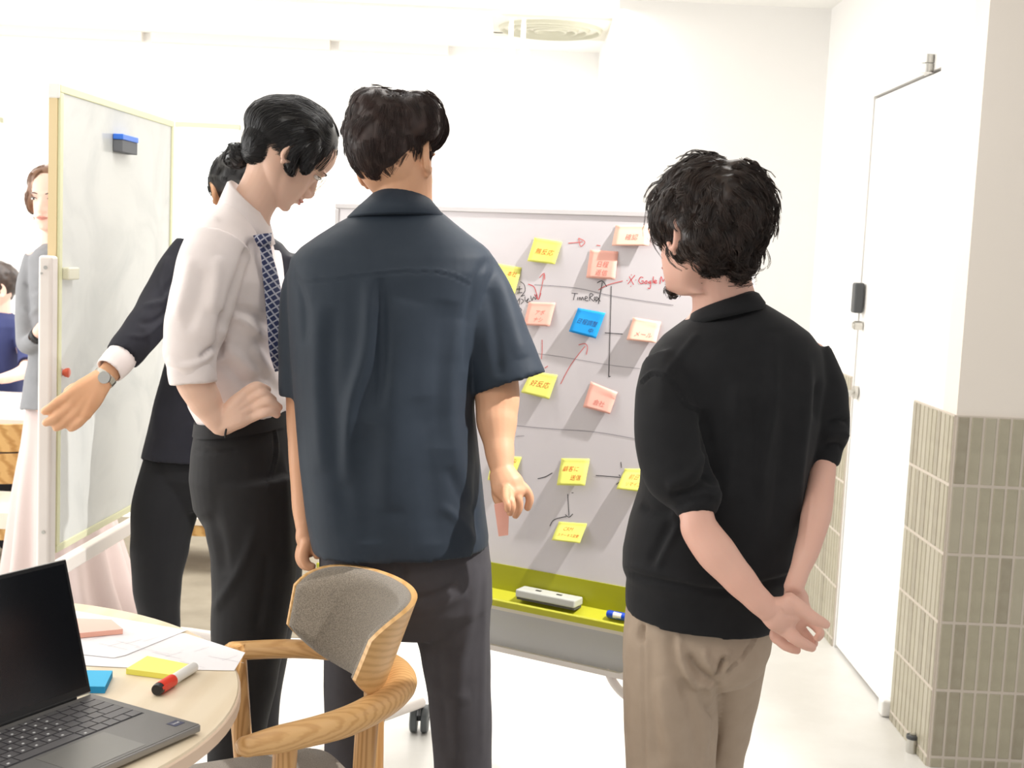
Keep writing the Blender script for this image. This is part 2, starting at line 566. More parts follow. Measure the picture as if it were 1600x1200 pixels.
# glowing panel added to white out the far room's ceiling
lp = empty('added_glow_panel', (-0.9, 6.2, ZC), 'long glowing white panel added to brighten the far room ceiling', 'added glow panel')
MB().box((-1.0, 6.2, ZC - 0.004), (1.7, 0.5, 0.008)).build('glow_sheet', mat('glow_panel_surface', (1, 1, 1, 1), 0.5, emis=(1, 0.99, 0.96, 1), estr=2.0), lp)
MB().box((-1.0, 5.93, ZC - 0.006), (1.76, 0.03, 0.012)).box((-1.0, 6.47, ZC - 0.006), (1.76, 0.03, 0.012)).build('rim', M['white_plastic'], lp)
# ================================================================== whiteboards
M['frame_lime'] = mat('pale_lime_frame', srgb(224, 224, 184), 0.45)
M['frame_cream'] = mat('cream_edge', srgb(226, 204, 160), 0.5)
M['frame_grey'] = mat('light_grey_frame', srgb(214, 210, 210), 0.4)
M['leg_white'] = mat('white_powder_coat', srgb(226, 218, 212), 0.4)
M['green'] = mat('lime_green_tray', srgb(166, 166, 20), 0.4)
M['green_light'] = mat('lime_green_lip', srgb(190, 188, 50), 0.35)
M['panel_grey'] = mat('grey_panel', srgb(186, 184, 184), 0.5)
def board_mat(name, col, smudge, rough, s=3.0):
    m = bpy.data.materials.new(name); m.use_nodes = True
    nt = m.node_tree; b = nt.nodes['Principled BSDF']
    tc = nt.nodes.new('ShaderNodeTexCoord')
    n = nt.nodes.new('ShaderNodeTexNoise'); n.inputs['Scale'].default_value = s; n.inputs['Detail'].default_value = 8; n.inputs['Distortion'].default_value = 1.2
    nt.links.new(tc.outputs['Object'], n.inputs['Vector'])
    r = nt.nodes.new('ShaderNodeValToRGB'); r.color_ramp.elements[0].position = 0.45; r.color_ramp.elements[1].position = 0.8
    r.color_ramp.elements[0].color = col; r.color_ramp.elements[1].color = smudge
    nt.links.new(n.outputs['Fac'], r.inputs['Fac']); nt.links.new(r.outputs['Color'], b.inputs['Base Color'])
    b.inputs['Roughness'].default_value = rough
    return m
M['board'] = board_mat('whiteboard_enamel', srgb(224, 218, 220), srgb(214, 208, 211), 0.22)
M['board2'] = board_mat('old_whiteboard_enamel', srgb(206, 208, 205), srgb(184, 187, 186), 0.12, 4)
def caster(c, ang, name_parent, r=0.042):
    """twin wheel caster under point c (z = top of stem)"""
    k = MB()
    ax = Vector((math.cos(ang), math.sin(ang), 0)); fw = Vector((-math.sin(ang), math.cos(ang), 0))
    w = Vector((c.x, c.y, r)) + fw * 0.018
    for s_ in (-1, 1):
        k.tube([w + ax * s_ * 0.006, w + ax * s_ * 0.009, w + ax * s_ * 0.024, w + ax * s_ * 0.028], [r * 0.92, r, r, r * 0.86], 24)
    k.tube([w - ax * 0.03, w + ax * 0.03], 0.006, 10)
    o = k.build('caster_wheel', M['caster'], name_parent, smooth=35)
    h = MB()
    h.tube([Vector((c.x, c.y, r * 1.0)), Vector((c.x, c.y, c.z))], 0.007, 12)
    h.tube([w + Vector((0, 0, r * 0.55)) - fw * r * 1.02, w + Vector((0, 0, r * 1.12)) - fw * r * 0.4, w + Vector((0, 0, r * 1.12)) + fw * r * 0.4, w + Vector((0, 0, r * 0.5)) + fw * r * 1.02], 0.007, 8, res=3, flat=0.6)
    h.build('fork', M['dark_plastic'], o, smooth=35)
M['caster'] = mat('grey_rubber_wheel', srgb(84, 88, 90), 0.5)

# ---- main whiteboard (1.2 m wide, turned about 30 degrees)
A = P(525, 316, 3.49); B = P(1181, 336, 2.90)
ZTOP = (A.z + B.z) / 2
ex = Vector((B.x - A.x, B.y - A.y, 0)); LW = ex.length; ex.normalize()
en = Vector((ex.y, -ex.x, 0))      # towards the camera
if en.y > 0: en = -en
p0 = Vector((A.x, A.y, 0))
def BP(px, py, off=0.0):
    return PP(px, py, p0 + en * off, en)
def BL(u, z, off=0.0):
    return p0 + ex * u + Vector((0, 0, z)) + en * off
zb = (BP(770, 878).z + BP(978, 918).z) / 2          # bottom of the white surface
zg = zb - 0.085
print('BOARD', LW, ZTOP, zb)
wbm = empty('whiteboard', (p0.x + ex.x * LW / 2, p0.y + ex.y * LW / 2, 0), 'mobile whiteboard with sticky notes and a lime green tray', 'whiteboard')
MB().slab([BL(0.012, zb), BL(LW - 0.012, zb), BL(LW - 0.012, ZTOP - 0.01), BL(0.012, ZTOP - 0.01)], -en * 0.016).build('writing_surface', M['board'], wbm)
fr = MB()
fr.slab([BL(0, ZTOP - 0.014, 0.004), BL(LW, ZTOP - 0.014, 0.004), BL(LW, ZTOP, 0.004), BL(0, ZTOP, 0.004)], -en * 0.026)
fr.slab([BL(0, zg, 0.004), BL(0.013, zg, 0.004), BL(0.013, ZTOP - 0.0145, 0.004), BL(0, ZTOP - 0.0145, 0.004)], -en * 0.026)
fr.slab([BL(LW - 0.013, zg, 0.004), BL(LW, zg, 0.004), BL(LW, ZTOP - 0.0145, 0.004), BL(LW - 0.013, ZTOP - 0.0145, 0.004)], -en * 0.026)
fr.build('frame', M['frame_grey'], wbm, bevel=0.002)
# green rail with its pen shelf
MB().slab([BL(0.013, zg, 0.003), BL(LW - 0.013, zg, 0.003), BL(LW - 0.013, zb, 0.003), BL(0.013, zb, 0.003)], -en * 0.022).build('lower_rail', M['green'], wbm)
tr = MB()
prof = [(0.003, zg + 0.02), (0.050, zg + 0.004), (0.060, zg + 0.012), (0.064, zg + 0.008), (0.062, zg - 0.008), (0.003, zg - 0.004)]
tr.loft([[BL(0.02, z, o_) for (o_, z) in prof], [BL(LW - 0.02, z, o_) for (o_, z) in prof]])
tray = tr.build('pen_tray', M['green_light'], wbm, bevel=0.0015)
# lower cross panel: rounded grey frame and inset
zc1 = BP(770, 944).z; zc0 = BP(770, 1012).z
u1 = LW - 0.06
def rrect(u0, u1, z0, z1, r, off, n=5):
    pts = []
    for cx_, cz_, a0 in ((u1 - r, z1 - r, 0), (u0 + r, z1 - r, 90), (u0 + r, z0 + r, 180), (u1 - r, z0 + r, 270)):
        for k in range(n + 1):
            a = math.radians(a0 + 90 * k / n)
            pts.append(BL(cx_ + r * math.cos(a), cz_ + r * math.sin(a), off))
    return pts
uR = (BP(990, 1000) - p0).dot(ex)
uR = max(uR, 0.86)
uL = LW - uR - 0.0
uL = 0.08; uR = min(max(uR, 0.8), LW - 0.08)
outer = rrect(uL, uR, zc0 - 0.012, zc1, 0.03, -0.012)
inner = rrect(uL + 0.018, uR - 0.018, zc0 + 0.002, zc1 - 0.016, 0.026, -0.012)
cf = MB()
n_ = len(outer)
cf.add(outer + inner + [p - en * 0.03 for p in outer] + [p - en * 0.03 for p in inner],
       [(i, (i + 1) % n_, n_ + (i + 1) % n_, n_ + i) for i in range(n_)] +
       [(2 * n_ + i, 2 * n_ + (i + 1) % n_, (i + 1) % n_, i) for i in range(n_)] +
       [(n_ + i, n_ + (i + 1) % n_, 3 * n_ + (i + 1) % n_, 3 * n_ + i) for i in range(n_)] +
       [(3 * n_ + i, 3 * n_ + (i + 1) % n_, 2 * n_ + (i + 1) % n_, 2 * n_ + i) for i in range(n_)])
cross = cf.build('cross_frame', M['leg_white'], wbm, smooth=30)
MB().slab(rrect(uL + 0.018, uR - 0.018, zc0 + 0.002, zc1 - 0.016, 0.026, -0.022), -en * 0.006).build('cross_panel', M['panel_grey'], cross)
sb = BP(936, 970, -0.012)
MB().tube([sb + en * 0.004, sb - en * 0.01], 0.007, 14).build('bolt', M['steel'], cross)
# upright posts, curved lower arms and T feet with casters
for sgn, uu in ((-1, 0.115), (1, LW - 0.10)):
    up = MB()
    up.tube([BL(uu, ZTOP - 0.35, -0.035), BL(uu, zc0 + 0.02, -0.035)], 0.014, 14)
    ins = -sgn
    up.tube([BL(uu, zc0 + 0.05, -0.035), BL(uu, zc0 - 0.05, -0.035), BL(uu - ins * 0.0, 0.35, -0.035), BL(uu, 0.10, -0.035)], 0.016, 14, res=4)
    up.build('post', M['leg_white'], wbm, smooth=40)
    ft = MB()
    ft.tube([BL(uu, 0.095, 0.26), BL(uu, 0.115, 0.0), BL(uu, 0.115, -0.08), BL(uu, 0.095, -0.34)], 0.016, 14, res=4)
    foot = ft.build('foot', M['leg_white'], wbm, smooth=40)
    for off in (0.25, -0.33):
        q = BL(uu, 0.09, off)
        caster(q, math.atan2(ex.y, ex.x) + 0.5, foot)
# curved brace at the right lower corner
MB().tube([BP(950, 1044, -0.03), BP(956, 1062, -0.03), BP(975, 1085, -0.03), BP(1005, 1100, -0.03)], 0.011, 12, res=4).build('curved_brace', M['leg_white'], wbm, smooth=40)

# ---- marker lines on the board (flat ink ribbons)
M['ink_black'] = mat('black_ink', srgb(52, 48, 52), 0.6)
M['ink_grey'] = mat('faint_grey_ink', srgb(150, 144, 150), 0.6)
M['ink_red'] = mat('red_ink', srgb(214, 70, 76), 0.6)
M['ink_pale'] = mat('pale_rose_ink', srgb(222, 120, 118), 0.6)
def ribbon(mb, pts, w, off):
    pts = [BP(x, y, off) for x, y in pts]
    pts = spl(pts, 4) if len(pts) > 2 else pts
    L, R_ = [], []
    for i, p in enumerate(pts):
        t = pts[min(i + 1, len(pts) - 1)] - pts[max(i - 1, 0)]
        if t.length < 1e-9: continue
        s_ = t.normalized().cross(en) * w / 2
        L.append(p + s_); R_.append(p - s_)
    k = len(L)
    mb.add(L + R_, [(i, i + 1, k + i + 1, k + i) for i in range(k - 1)])
def ink(nm, mk, w, ls):
    k = MB()
    for i, l in enumerate(ls): ribbon(k, l, w, 0.0006 + 0.00008 * (i % 3))
    k.build(nm, M[mk], wbm)
for nm, mk, w, ls in (
 ('drawn_line', 'ink_black', .002, [[(955, 447), (953, 520), (951, 589)], [(951, 589), (954, 588)], [(945, 520), (958, 521), (973, 522)]]),
 ('drawn_arrow', 'ink_black', .002, [[(935, 475), (938, 458), (941, 441)], [(933, 442), (941, 439), (948, 448)]]),
 ('handwriting', 'ink_black', .0017, [[(893, 458), (903, 459)], [(898, 459), (896, 469)], [(903, 464), (902, 469)], [(905, 469), (906, 464), (908, 469), (910, 464), (912, 469)], [(914, 467), (918, 465), (915, 463), (914, 469), (919, 470)],
   [(921, 470), (922, 459), (927, 461), (922, 465), (928, 471)], [(929, 468), (932, 466), (929, 464), (929, 469), (933, 469)], [(938, 463), (931, 472)], [(932, 463), (938, 471)]]),
 ('drawn_line', 'ink_black', .002, [[(931, 743), (945, 744), (970, 746)], [(967, 742), (969, 744)]]),
 ('drawn_line', 'ink_black', .002, [[(970, 722), (971, 731)]]), ('drawn_line', 'ink_black', .002, [[(963, 757), (968, 753)]]),
 ('drawn_line', 'ink_black', .002, [[(840, 748), (852, 745), (863, 739)]]),
 ('drawn_arrow', 'ink_black', .002, [[(887, 772), (888, 790), (889, 806)], [(883, 804), (889, 808), (895, 803)], [(893, 770), (896, 770)]]),
 ('drawn_line', 'ink_black', .002, [[(859, 822), (866, 812), (885, 807)]]),
 ('handwriting', 'ink_black', .0017, [[(807, 474), (812, 466), (811, 476)], [(814, 467), (818, 470), (814, 475)], [(814, 463), (820, 461)], [(820, 463), (821, 471), (826, 466), (823, 473), (829, 470)], [(829, 462), (831, 470), (834, 464), (837, 468), (838, 460)],
   [(813, 440), (819, 445), (820, 455), (814, 463)], [(807, 452), (816, 451)], [(812, 447), (811, 458)], [(808, 458), (816, 457)], [(811, 480), (815, 484), (813, 488)]]),
 ('drawn_guide_line', 'ink_grey', .0016, [[(835, 445), (900, 450), (960, 463), (1052, 477)]]), ('drawn_guide_line', 'ink_grey', .0013, [[(835, 552), (880, 558), (950, 570), (1000, 576)]]),
 ('drawn_guide_line', 'ink_grey', .0016, [[(806, 665), (860, 670), (930, 675), (994, 686)]]), ('drawn_guide_line', 'ink_grey', .0014, [[(806, 682), (819, 681)]]),
 ('drawn_arrow', 'ink_pale', .0022, [[(876, 600), (892, 570), (914, 541)], [(904, 539), (914, 537), (918, 543), (916, 554)]]),
 ('drawn_arrow', 'ink_pale', .0022, [[(843, 463), (847, 445), (850, 428)], [(843, 434), (850, 427), (851, 437)]]),
 ('drawn_arrow', 'ink_pale', .0022, [[(888, 380), (900, 379), (910, 378)], [(904, 372), (914, 378), (907, 385), (904, 372)]]),
 ('drawn_line', 'ink_pale', .0022, [[(847, 531), (847, 548), (846, 561)]]), ('drawn_line', 'ink_pale', .0022, [[(851, 575), (856, 572)]]), ('drawn_line', 'ink_pale', .0022, [[(932, 383), (938, 384)]]),
 ('drawn_line', 'ink_pale', .0022, [[(935, 453), (950, 445), (973, 439)]]),
 ('drawn_arrow', 'ink_red', .0022, [[(825, 444), (834, 448), (838, 458), (840, 466)], [(835, 460), (841, 468), (845, 458)]]),
 ('handwriting', 'ink_red', .0019, [[(981, 444), (992, 430)], [(983, 432), (990, 445)], [(979, 438), (980.5, 439)], [(993, 437), (994, 438)], [(986, 429), (987, 430)], [(985, 447), (986, 448)],
   [(1005, 434), (1001, 433), (998, 439), (1001, 443), (1005, 442), (1005, 439), (1002, 439)], [(1009, 439), (1007, 442), (1010, 443), (1011, 439), (1009, 439)], [(1015, 439), (1013, 442), (1016, 442), (1017, 438), (1016, 450), (1012, 450)],
   [(1021, 432), (1020, 442)], [(1022, 441), (1026, 439), (1023, 438), (1022, 442), (1027, 442)], [(1031, 444), (1033, 432), (1036, 440), (1040, 433), (1041, 445)], [(1043, 441), (1047, 439), (1044, 438), (1043, 443), (1048, 444)], [(1051, 441), (1055, 439), (1052, 438), (1051, 443), (1056, 444)]])):
    ink(nm, mk, w, ls)

# ---- sticky notes
NOTE = {'yellow': mat('yellow_note_paper', srgb(240, 240, 112), 0.8, noise=(8, srgb(242, 240, 128), 0.3)),
        'pink': mat('salmon_note_paper', srgb(246, 180, 164), 0.8, noise=(8, srgb(248, 190, 172), 0.3)),
        'peach': mat('peach_note_paper', srgb(252, 200, 178), 0.8),
        'blue': mat('blue_note_paper', srgb(20, 150, 222), 0.8)}
M['ink_orange'] = mat('orange_red_pen', srgb(222, 110, 50), 0.7)
M['ink_rose'] = mat('rose_pen', srgb(214, 130, 118), 0.7)
M['ink_navy'] = mat('navy_pen', srgb(40, 84, 140), 0.7)
def note_point(c4, u, v, lift):
    """c4: TL TR BR BL on the board; u right, v down; the lower part curls off the board"""
    p = (c4[0] * (1 - u) + c4[1] * u) * (1 - v) + (c4[3] * (1 - u) + c4[2] * u) * v
    return p
def sticky(name, cs, col, lab, text=None, curl=0.012, pen='ink_orange', fold=0.0, tsize=0.2, lines=None):
    # corner pixels are of the curled sheet: unproject each on its own offset plane
    offs = [0.0012, 0.0012, curl, curl]
    c4 = [BP(x, y, o_) for (x, y), o_ in zip(cs, offs)]
    NU, NV = 6, 10
    g = []
    for j in range(NV + 1):
        v = j / NV
        for i in range(NU + 1):
            u = i / NU
            p = note_point(c4, u, v, curl)
            lin = offs[0] * (1 - v) + curl * v
            prof = 0.0012 + (curl - 0.0012) * max(0, (v - 0.16) / 0.84) ** 0.8 + fold * math.exp(-((v - 0.16) / 0.09) ** 2) * u
            g.append(p + en * (prof - lin))
    fs = [(j * (NU + 1) + i, j * (NU + 1) + i + 1, (j + 1) * (NU + 1) + i + 1, (j + 1) * (NU + 1) + i) for j in range(NV) for i in range(NU)]
    o = MB().add(g, fs).build(name, NOTE[col], None, smooth=True)
    sd = o.modifiers.new('solid', 'SOLIDIFY'); sd.thickness = 0.0004; sd.offset = -1
    tag(o, lab, 'sticky note', 'sticky notes on the whiteboard')
    if text:
        for (s_, uu, vv, hh) in text:
            cu = bpy.data.curves.new('handwriting', 'FONT')
            cu.body = s_; cu.size = 1.0; cu.shear = 0.18; cu.align_x = 'CENTER'; cu.align_y = 'CENTER'; cu.resolution_u = 2
            tmp = bpy.data.objects.new('tmp', cu); COL.objects.link(tmp)
            dg = bpy.context.evaluated_depsgraph_get()
            me = bpy.data.meshes.new_from_object(tmp.evaluated_get(dg))
            bpy.data.objects.remove(tmp)
            U = (c4[1] - c4[0]); V = (c4[3] - c4[0]); wU, wV = U.length, V.length
            vs = []
            for q in me.vertices:
                u = uu + q.co.x * hh / wU; v = vv - q.co.y * hh / wV
                u = min(max(u, 0.01), 0.99)
                p = note_point(c4, u, v, curl)
                lin = offs[0] * (1 - v) + curl * v
                prof = 0.0012 + (curl - 0.0012) * max(0, (v - 0.16) / 0.84) ** 0.8 + fold * math.exp(-((v - 0.16) / 0.09) ** 2) * u
                vs.append(p + en * (prof - lin + 0.0009))
            t = MB().add(vs, [tuple(f.vertices) for f in me.polygons])
            me2 = bpy.data.meshes.new('handwriting')
            me2.from_pydata([tuple(x) for x in t.v], [], t.f)
            me2.materials.append(M[pen])
            to = bpy.data.objects.new('handwriting', me2); COL.objects.link(to); setpar(to, o)
    return o
H1 = 0.022
sticky('sticky_note', [(835, 371), (878, 378), (867, 413), (824, 408)], 'yellow', 'yellow sticky note reading 無反応, topmost yellow one', [('無反応', .5, .55, .017)], 0.010)
sticky('sticky_note', [(962, 352), (1016, 352), (1014, 384), (956, 384)], 'peach', 'pale peach sticky note highest on the board beside the curly hair', [('確認', .5, .6, .016)], 0.012, 'ink_rose')
sticky('sticky_note', [(922, 390), (966, 393), (961, 437), (916, 434)], 'pink', 'salmon sticky note below the top peach one, above the black arrow', [('日程', .5, .5, .016), ('返信', .5, .8, .016)], 0.008, 'ink_rose')
sticky('sticky_note', [(772, 411), (815, 418), (804, 460), (763, 452)], 'yellow', 'yellow sticky note half hidden by the navy shirt sleeve', [('本社', .72, .3, .014)], 0.010)
sticky('sticky_note', [(826, 472), (868, 473), (859, 510), (818, 508)], 'pink', 'salmon sticky note left of the blue note', [('アポ', .5, .45, .014), ('ナシ', .5, .75, .014)], 0.012, 'ink_rose')
sticky('sticky_note', [(903, 481), (946, 489), (931, 529), (889, 518)], 'blue', 'bright blue sticky note in the middle of the board', [('日程調整', .5, .5, .014), ('中', .72, .78, .014)], 0.014, 'ink_navy', fold=0.002)
sticky('sticky_note', [(989, 496), (1033, 503), (1025, 536), (979, 531)], 'peach', 'pale peach sticky note right of the blue one, near the black shoulder', [('メール', .5, .7, .015)], 0.016, 'ink_rose', fold=0.003)
sticky('sticky_note', [(830, 580), (871, 586), (858, 624), (814, 613)], 'yellow', 'yellow sticky note reading 好反応, just below the navy sleeve', [('好反応', .5, .5, .017)], 0.012)
sticky('sticky_note', [(923, 596), (965, 613), (953, 647), (911, 636)], 'pink', 'salmon sticky note alone at mid board with a creased top edge', [('会社', .5, .7, .016)], 0.012, 'ink_rose', fold=0.004)
sticky('sticky_note', [(770, 712), (815, 714), (802, 752), (762, 750)], 'yellow', 'yellow sticky note behind the forearm in the navy short sleeve', [('中', .78, .22, .014)], 0.014)
sticky('sticky_note', [(877, 716), (921, 717), (914, 759), (870, 758)], 'yellow', 'yellow sticky note reading 顧客に送信, in the lower row', [('顧客に', .4, .4, .015), ('送信', .62, .72, .015)], 0.022)
sticky('sticky_note', [(976, 732), (1020, 733), (1005, 769), (963, 764)], 'yellow', 'yellow sticky note reading 前日, touching the black sweater', [('前日', .45, .4, .014), ('リマインド', .6, .72, .011)], 0.022)
sticky('sticky_note', [(873, 815), (917, 818), (906, 849), (862, 844)], 'yellow', 'yellow sticky note reading CRM, lowest on the board', [('CRM', .42, .36, .013), ('ステータス変更', .5, .68, .0085)], 0.022)

# ---- eraser and marker in the tray
er = empty('board_eraser', tuple(BL(0.55, zg, 0.03)), 'light grey plastic board eraser with two holes on the green tray', 'eraser')
e0 = BP(811, 927, 0.04); e1 = BP(901, 946, 0.04)
ez = zg + 0.012
cmid = (e0 + e1) / 2
eu0 = (e0 - p0).dot(ex); eu1 = (e1 - p0).dot(ex)
def ebox(u0, u1, z0, z1, o0, o1, nm, mm, par, bev):
    return MB().hexa([BL(u0, z0, o0), BL(u1, z0, o0), BL(u1, z0, o1), BL(u0, z0, o1)], [BL(u0, z1, o0), BL(u1, z1, o0), BL(u1, z1, o1), BL(u0, z1, o1)]).build(nm, mm, par, bevel=bev, bseg=3)
M['felt'] = mat('dark_felt', srgb(90, 88, 86), 0.95)
M['eraser_grey'] = mat('eraser_grey', srgb(196, 196, 188), 0.5)
ebox(eu0, eu1, zg + 0.018, zg + 0.024, 0.014, 0.052, 'felt_pad', M['felt'], er, 0.001)
ebox(eu0 - 0.002, eu1 + 0.002, zg + 0.024, zg + 0.044, 0.010, 0.056, 'handle_shell', M['eraser_grey'], er, 0.004)
for t in (0.32, 0.68):
    q = BL(eu0 + (eu1 - eu0) * t, zg + 0.0445, 0.034)
    MB().tube([q - ex * 0.007, q + ex * 0.007], 0.0042, 12, flat=0.25, flatdir=(0, 0, 1)).build('hole', M['black_plastic'], er)
M['blue_pen'] = mat('blue_marker_plastic', srgb(14, 70, 190), 0.35)
q0 = BP(948, 957, 0.04); q1 = BP(992, 966, 0.04)
q0 = BL((q0 - p0).dot(ex), zg + 0.022, 0.035); q1 = BL((q0 - p0).dot(ex) + 0.13, zg + 0.022, 0.035)
mk = empty('blue_marker', tuple(q0), 'blue whiteboard marker lying in the green tray by the black sweater', 'marker')
MB().tube([q0, q0 + ex * 0.004, q0 + ex * 0.05], [0.008, 0.0095, 0.0098], 18).build('cap', M['blue_pen'], mk, smooth=35)
MB().tube([q0 + ex * 0.05, q1], 0.0088, 18).build('barrel', M['blue_pen'], mk, smooth=35)
MB().tube([q0 + ex * 0.018 + en * 0.0016 + Vector((0, 0, 0.0006)), q0 + ex * 0.04 + en * 0.0016 + Vector((0, 0, 0.0006))], 0.0086, 14).build('label_sleeve', M['white_plastic'], mk, smooth=35)

# ---- left whiteboard seen at a steep angle
A2 = P(93, 128, 3.28); B2 = P(271, 192, 4.17)
p2 = Vector((A2.x, A2.y, 0)); ey = Vector((B2.x - A2.x, B2.y - A2.y, 0)); L2 = ey.length; ey.normalize()
e2 = Vector((ey.y, -ey.x, 0))
if e2.x < 0: e2 = -e2
ZT2 = (A2.z + B2.z) / 2
def C2(px, py, off=0.0): return PP(px, py, p2 + e2 * off, e2)
def CL(u, z, off=0.0): return p2 + ey * u + Vector((0, 0, z)) + e2 * off
zb2 = (C2(84, 862).z + C2(225, 790).z) / 2
print('BOARD2', L2, ZT2, zb2, zb)
w2 = empty('whiteboard', (p2.x, p2.y + L2 / 2, 0), 'smudged glossy mobile whiteboard standing edge-on at left with lime frame', 'whiteboard')
MB().slab([CL(0.02, zb2 + 0.02), CL(L2 - 0.02, zb2 + 0.02), CL(L2 - 0.02, ZT2 - 0.02), CL(0.02, ZT2 - 0.02)], -e2 * 0.014).build('writing_surface', M['board2'], w2)
f2 = MB()
f2.slab([CL(0, zb2, 0.004), CL(L2, zb2, 0.004), CL(L2, zb2 + 0.02, 0.004), CL(0, zb2 + 0.02, 0.004)], -e2 * 0.024)
f2.slab([CL(0, ZT2 - 0.02, 0.004), CL(L2, ZT2 - 0.02, 0.004), CL(L2, ZT2, 0.004), CL(0, ZT2, 0.004)], -e2 * 0.024)
f2.slab([CL(L2 - 0.02, zb2 + 0.02, 0.004), CL(L2, zb2 + 0.02, 0.004), CL(L2, ZT2 - 0.02, 0.004), CL(L2 - 0.02, ZT2 - 0.02, 0.004)], -e2 * 0.024)
f2.slab([CL(0, zb2 + 0.02, 0.004), CL(0.02, zb2 + 0.02, 0.004), CL(0.02, ZT2 - 0.02, 0.004), CL(0, ZT2 - 0.02, 0.004)], -e2 * 0.008)
f2.build('frame', M['frame_lime'], w2, bevel=0.002)
MB().slab([CL(-0.003, zb2, -0.004), CL(0.017, zb2, -0.004), CL(0.017, ZT2 - 0.035, -0.004), CL(-0.003, ZT2 - 0.035, -0.004)], -e2 * 0.022).build('edge_strip', M['frame_cream'], w2)
MB().slab([CL(-0.006, ZT2 - 0.035, 0.002), CL(0.02, ZT2 - 0.035, 0.002), CL(0.02, ZT2 + 0.003, 0.002), CL(-0.006, ZT2 + 0.003, 0.002)], -e2 * 0.030).build('corner_cap', M['white_plastic'], w2, bevel=0.003)
# near post (box section) and far post
zp = P(80, 400, 3.2).z
for uu, nm in ((-0.03, 'near'), (L2 + 0.03, 'far')):
    k = MB()
    cx_ = p2 + ey * uu - e2 * 0.012
    ang = math.atan2(ey.y, ey.x)
    k.box((cx_.x, cx_.y, (zp + 0.12) / 2), (0.042, 0.036, zp - 0.12), Matrix.Rotation(ang, 3, 'Z'))
    po = k.build('post', M['leg_white'], w2, bevel=0.008, bseg=3)
    for zz in ((zp - 0.03, zp - 0.045, P(65, 835, 3.2).z) if nm == 'near' else ()):
        q = cx_ - ey * 0.0255 + e2 * (0.004 if zz != zp - 0.045 else -0.006)
        MB().tube([Vector((q.x, q.y, zz)), Vector((q.x, q.y, zz)) - ey * 0.002], 0.005 if zz != zp - 0.045 else 0.003, 12).build('screw', M['steel'], po)
    ft = MB().tube([Vector((cx_.x + 0.30, cx_.y, 0.10)), Vector((cx_.x, cx_.y, 0.13)), Vector((cx_.x - 0.30, cx_.y, 0.10))], 0.018, 14, res=4).build('foot', M['leg_white'], w2, smooth=40)
    for dx in (0.29, -0.29): caster(Vector((cx_.x + dx, cx_.y, 0.1)), ang, ft)
# cross rail below the board
r0 = P(105, 895, 3.28); zr = r0.z
MB().slab([CL(0.0, zr - 0.02, 0.006), CL(L2, zr - 0.02, 0.006), CL(L2, zr + 0.02, 0.006), CL(0, zr + 0.02, 0.006)], -e2 * 0.03).build('cross_rail', M['leg_white'], w2, bevel=0.004)
# magnets and eraser stuck on it
M['coral'] = mat('coral_magnet', srgb(232, 110, 84), 0.4)
q = C2(99, 582, 0.0)
mg = empty('round_magnet', tuple(q), 'small coral round magnet on the left whiteboard by its post', 'magnet')
MB().tube([q, q + e2 * 0.004, q + e2 * 0.005, q + e2 * 0.014, q + e2 * 0.016], [0.008, 0.008, 0.011, 0.013, 0.010], 18).build('knob', M['coral'], mg, smooth=35)
q = C2(106, 427, 0.0)
ib = empty('switch_box', tuple(q), 'small ivory square clip stuck on the left whiteboard near the post top', 'clip')
MB().slab([q + ey * -0.04 + Vector((0, 0, -0.016)), q + ey * 0.03 + Vector((0, 0, -0.016)), q + ey * 0.03 + Vector((0, 0, 0.016)), q + ey * -0.04 + Vector((0, 0, 0.016))], e2 * 0.02).build('clip_body', mat('ivory_plastic', srgb(228, 226, 205), 0.5), ib, bevel=0.004, bseg=3)
q = C2(188, 226, 0.0) + e2 * 0.001
be = empty('board_eraser', tuple(q), 'blue topped magnetic eraser stuck high on the left whiteboard', 'eraser')
ua, ub = -0.06, 0.06
MB().slab([q + ey * ua + Vector((0, 0, -0.024)), q + ey * ub + Vector((0, 0, -0.024)), q + ey * ub + Vector((0, 0, 0.010)), q + ey * ua + Vector((0, 0, 0.010))], e2 * 0.028).build('felt_pad', mat('grey_felt', srgb(110, 112, 116), 0.95), be, bevel=0.002)
MB().slab([q + ey * (ua - 0.002) + e2 * 0.0 + Vector((0, 0, 0.0105)), q + ey * (ub + 0.002) + Vector((0, 0, 0.0105)), q + ey * (ub + 0.002) + Vector((0, 0, 0.026)), q + ey * (ua - 0.002) + Vector((0, 0, 0.026))], e2 * 0.03).build('back_shell', mat('blue_eraser_shell', srgb(60, 120, 225), 0.45), be, bevel=0.002)
# ================================================================== near table and what lies on it
TZ = 0.72
M['table_top'] = wood_mat('pale_wood_laminate', srgb(226, 208, 180), srgb(232, 216, 190), 6, (0, 0, 0.6), (1, 0.15, 1), 0.4, 1.5)
M['table_edge'] = mat('peach_edge_band', srgb(226, 200, 176), 0.5)
TC = Vector((-0.983, 1.93, 0)); TR = 0.565
tb = empty('round_table', (TC.x, TC.y, 0), 'round pale wood table in the lower left foreground', 'table')
NS = 96
def circ(r, z): return [Vector((TC.x + r * math.cos(a), TC.y + r * math.sin(a), z)) for a in [2 * math.pi * i / NS for i in range(NS)]]
MB().loft([circ(TR - 0.003, TZ - 0.003), circ(TR - 0.005, TZ)]).build('tabletop', M['table_top'], tb)
MB().loft([circ(TR - 0.012, TZ - 0.028), circ(TR, TZ - 0.024), circ(TR, TZ - 0.005), circ(TR - 0.002, TZ - 0.0031)]).build('edge_band', M['table_edge'], tb, smooth=40)
MB().tube([(TC.x, TC.y, 0.02), (TC.x, TC.y, TZ - 0.028)], 0.035, 20).build('column', M['leg_white'], tb, smooth=30)
MB().loft([circ(0.3, 0.0), circ(0.3, 0.012), circ(0.06, 0.03)]).build('foot_plate', M['leg_white'], tb, smooth=30)

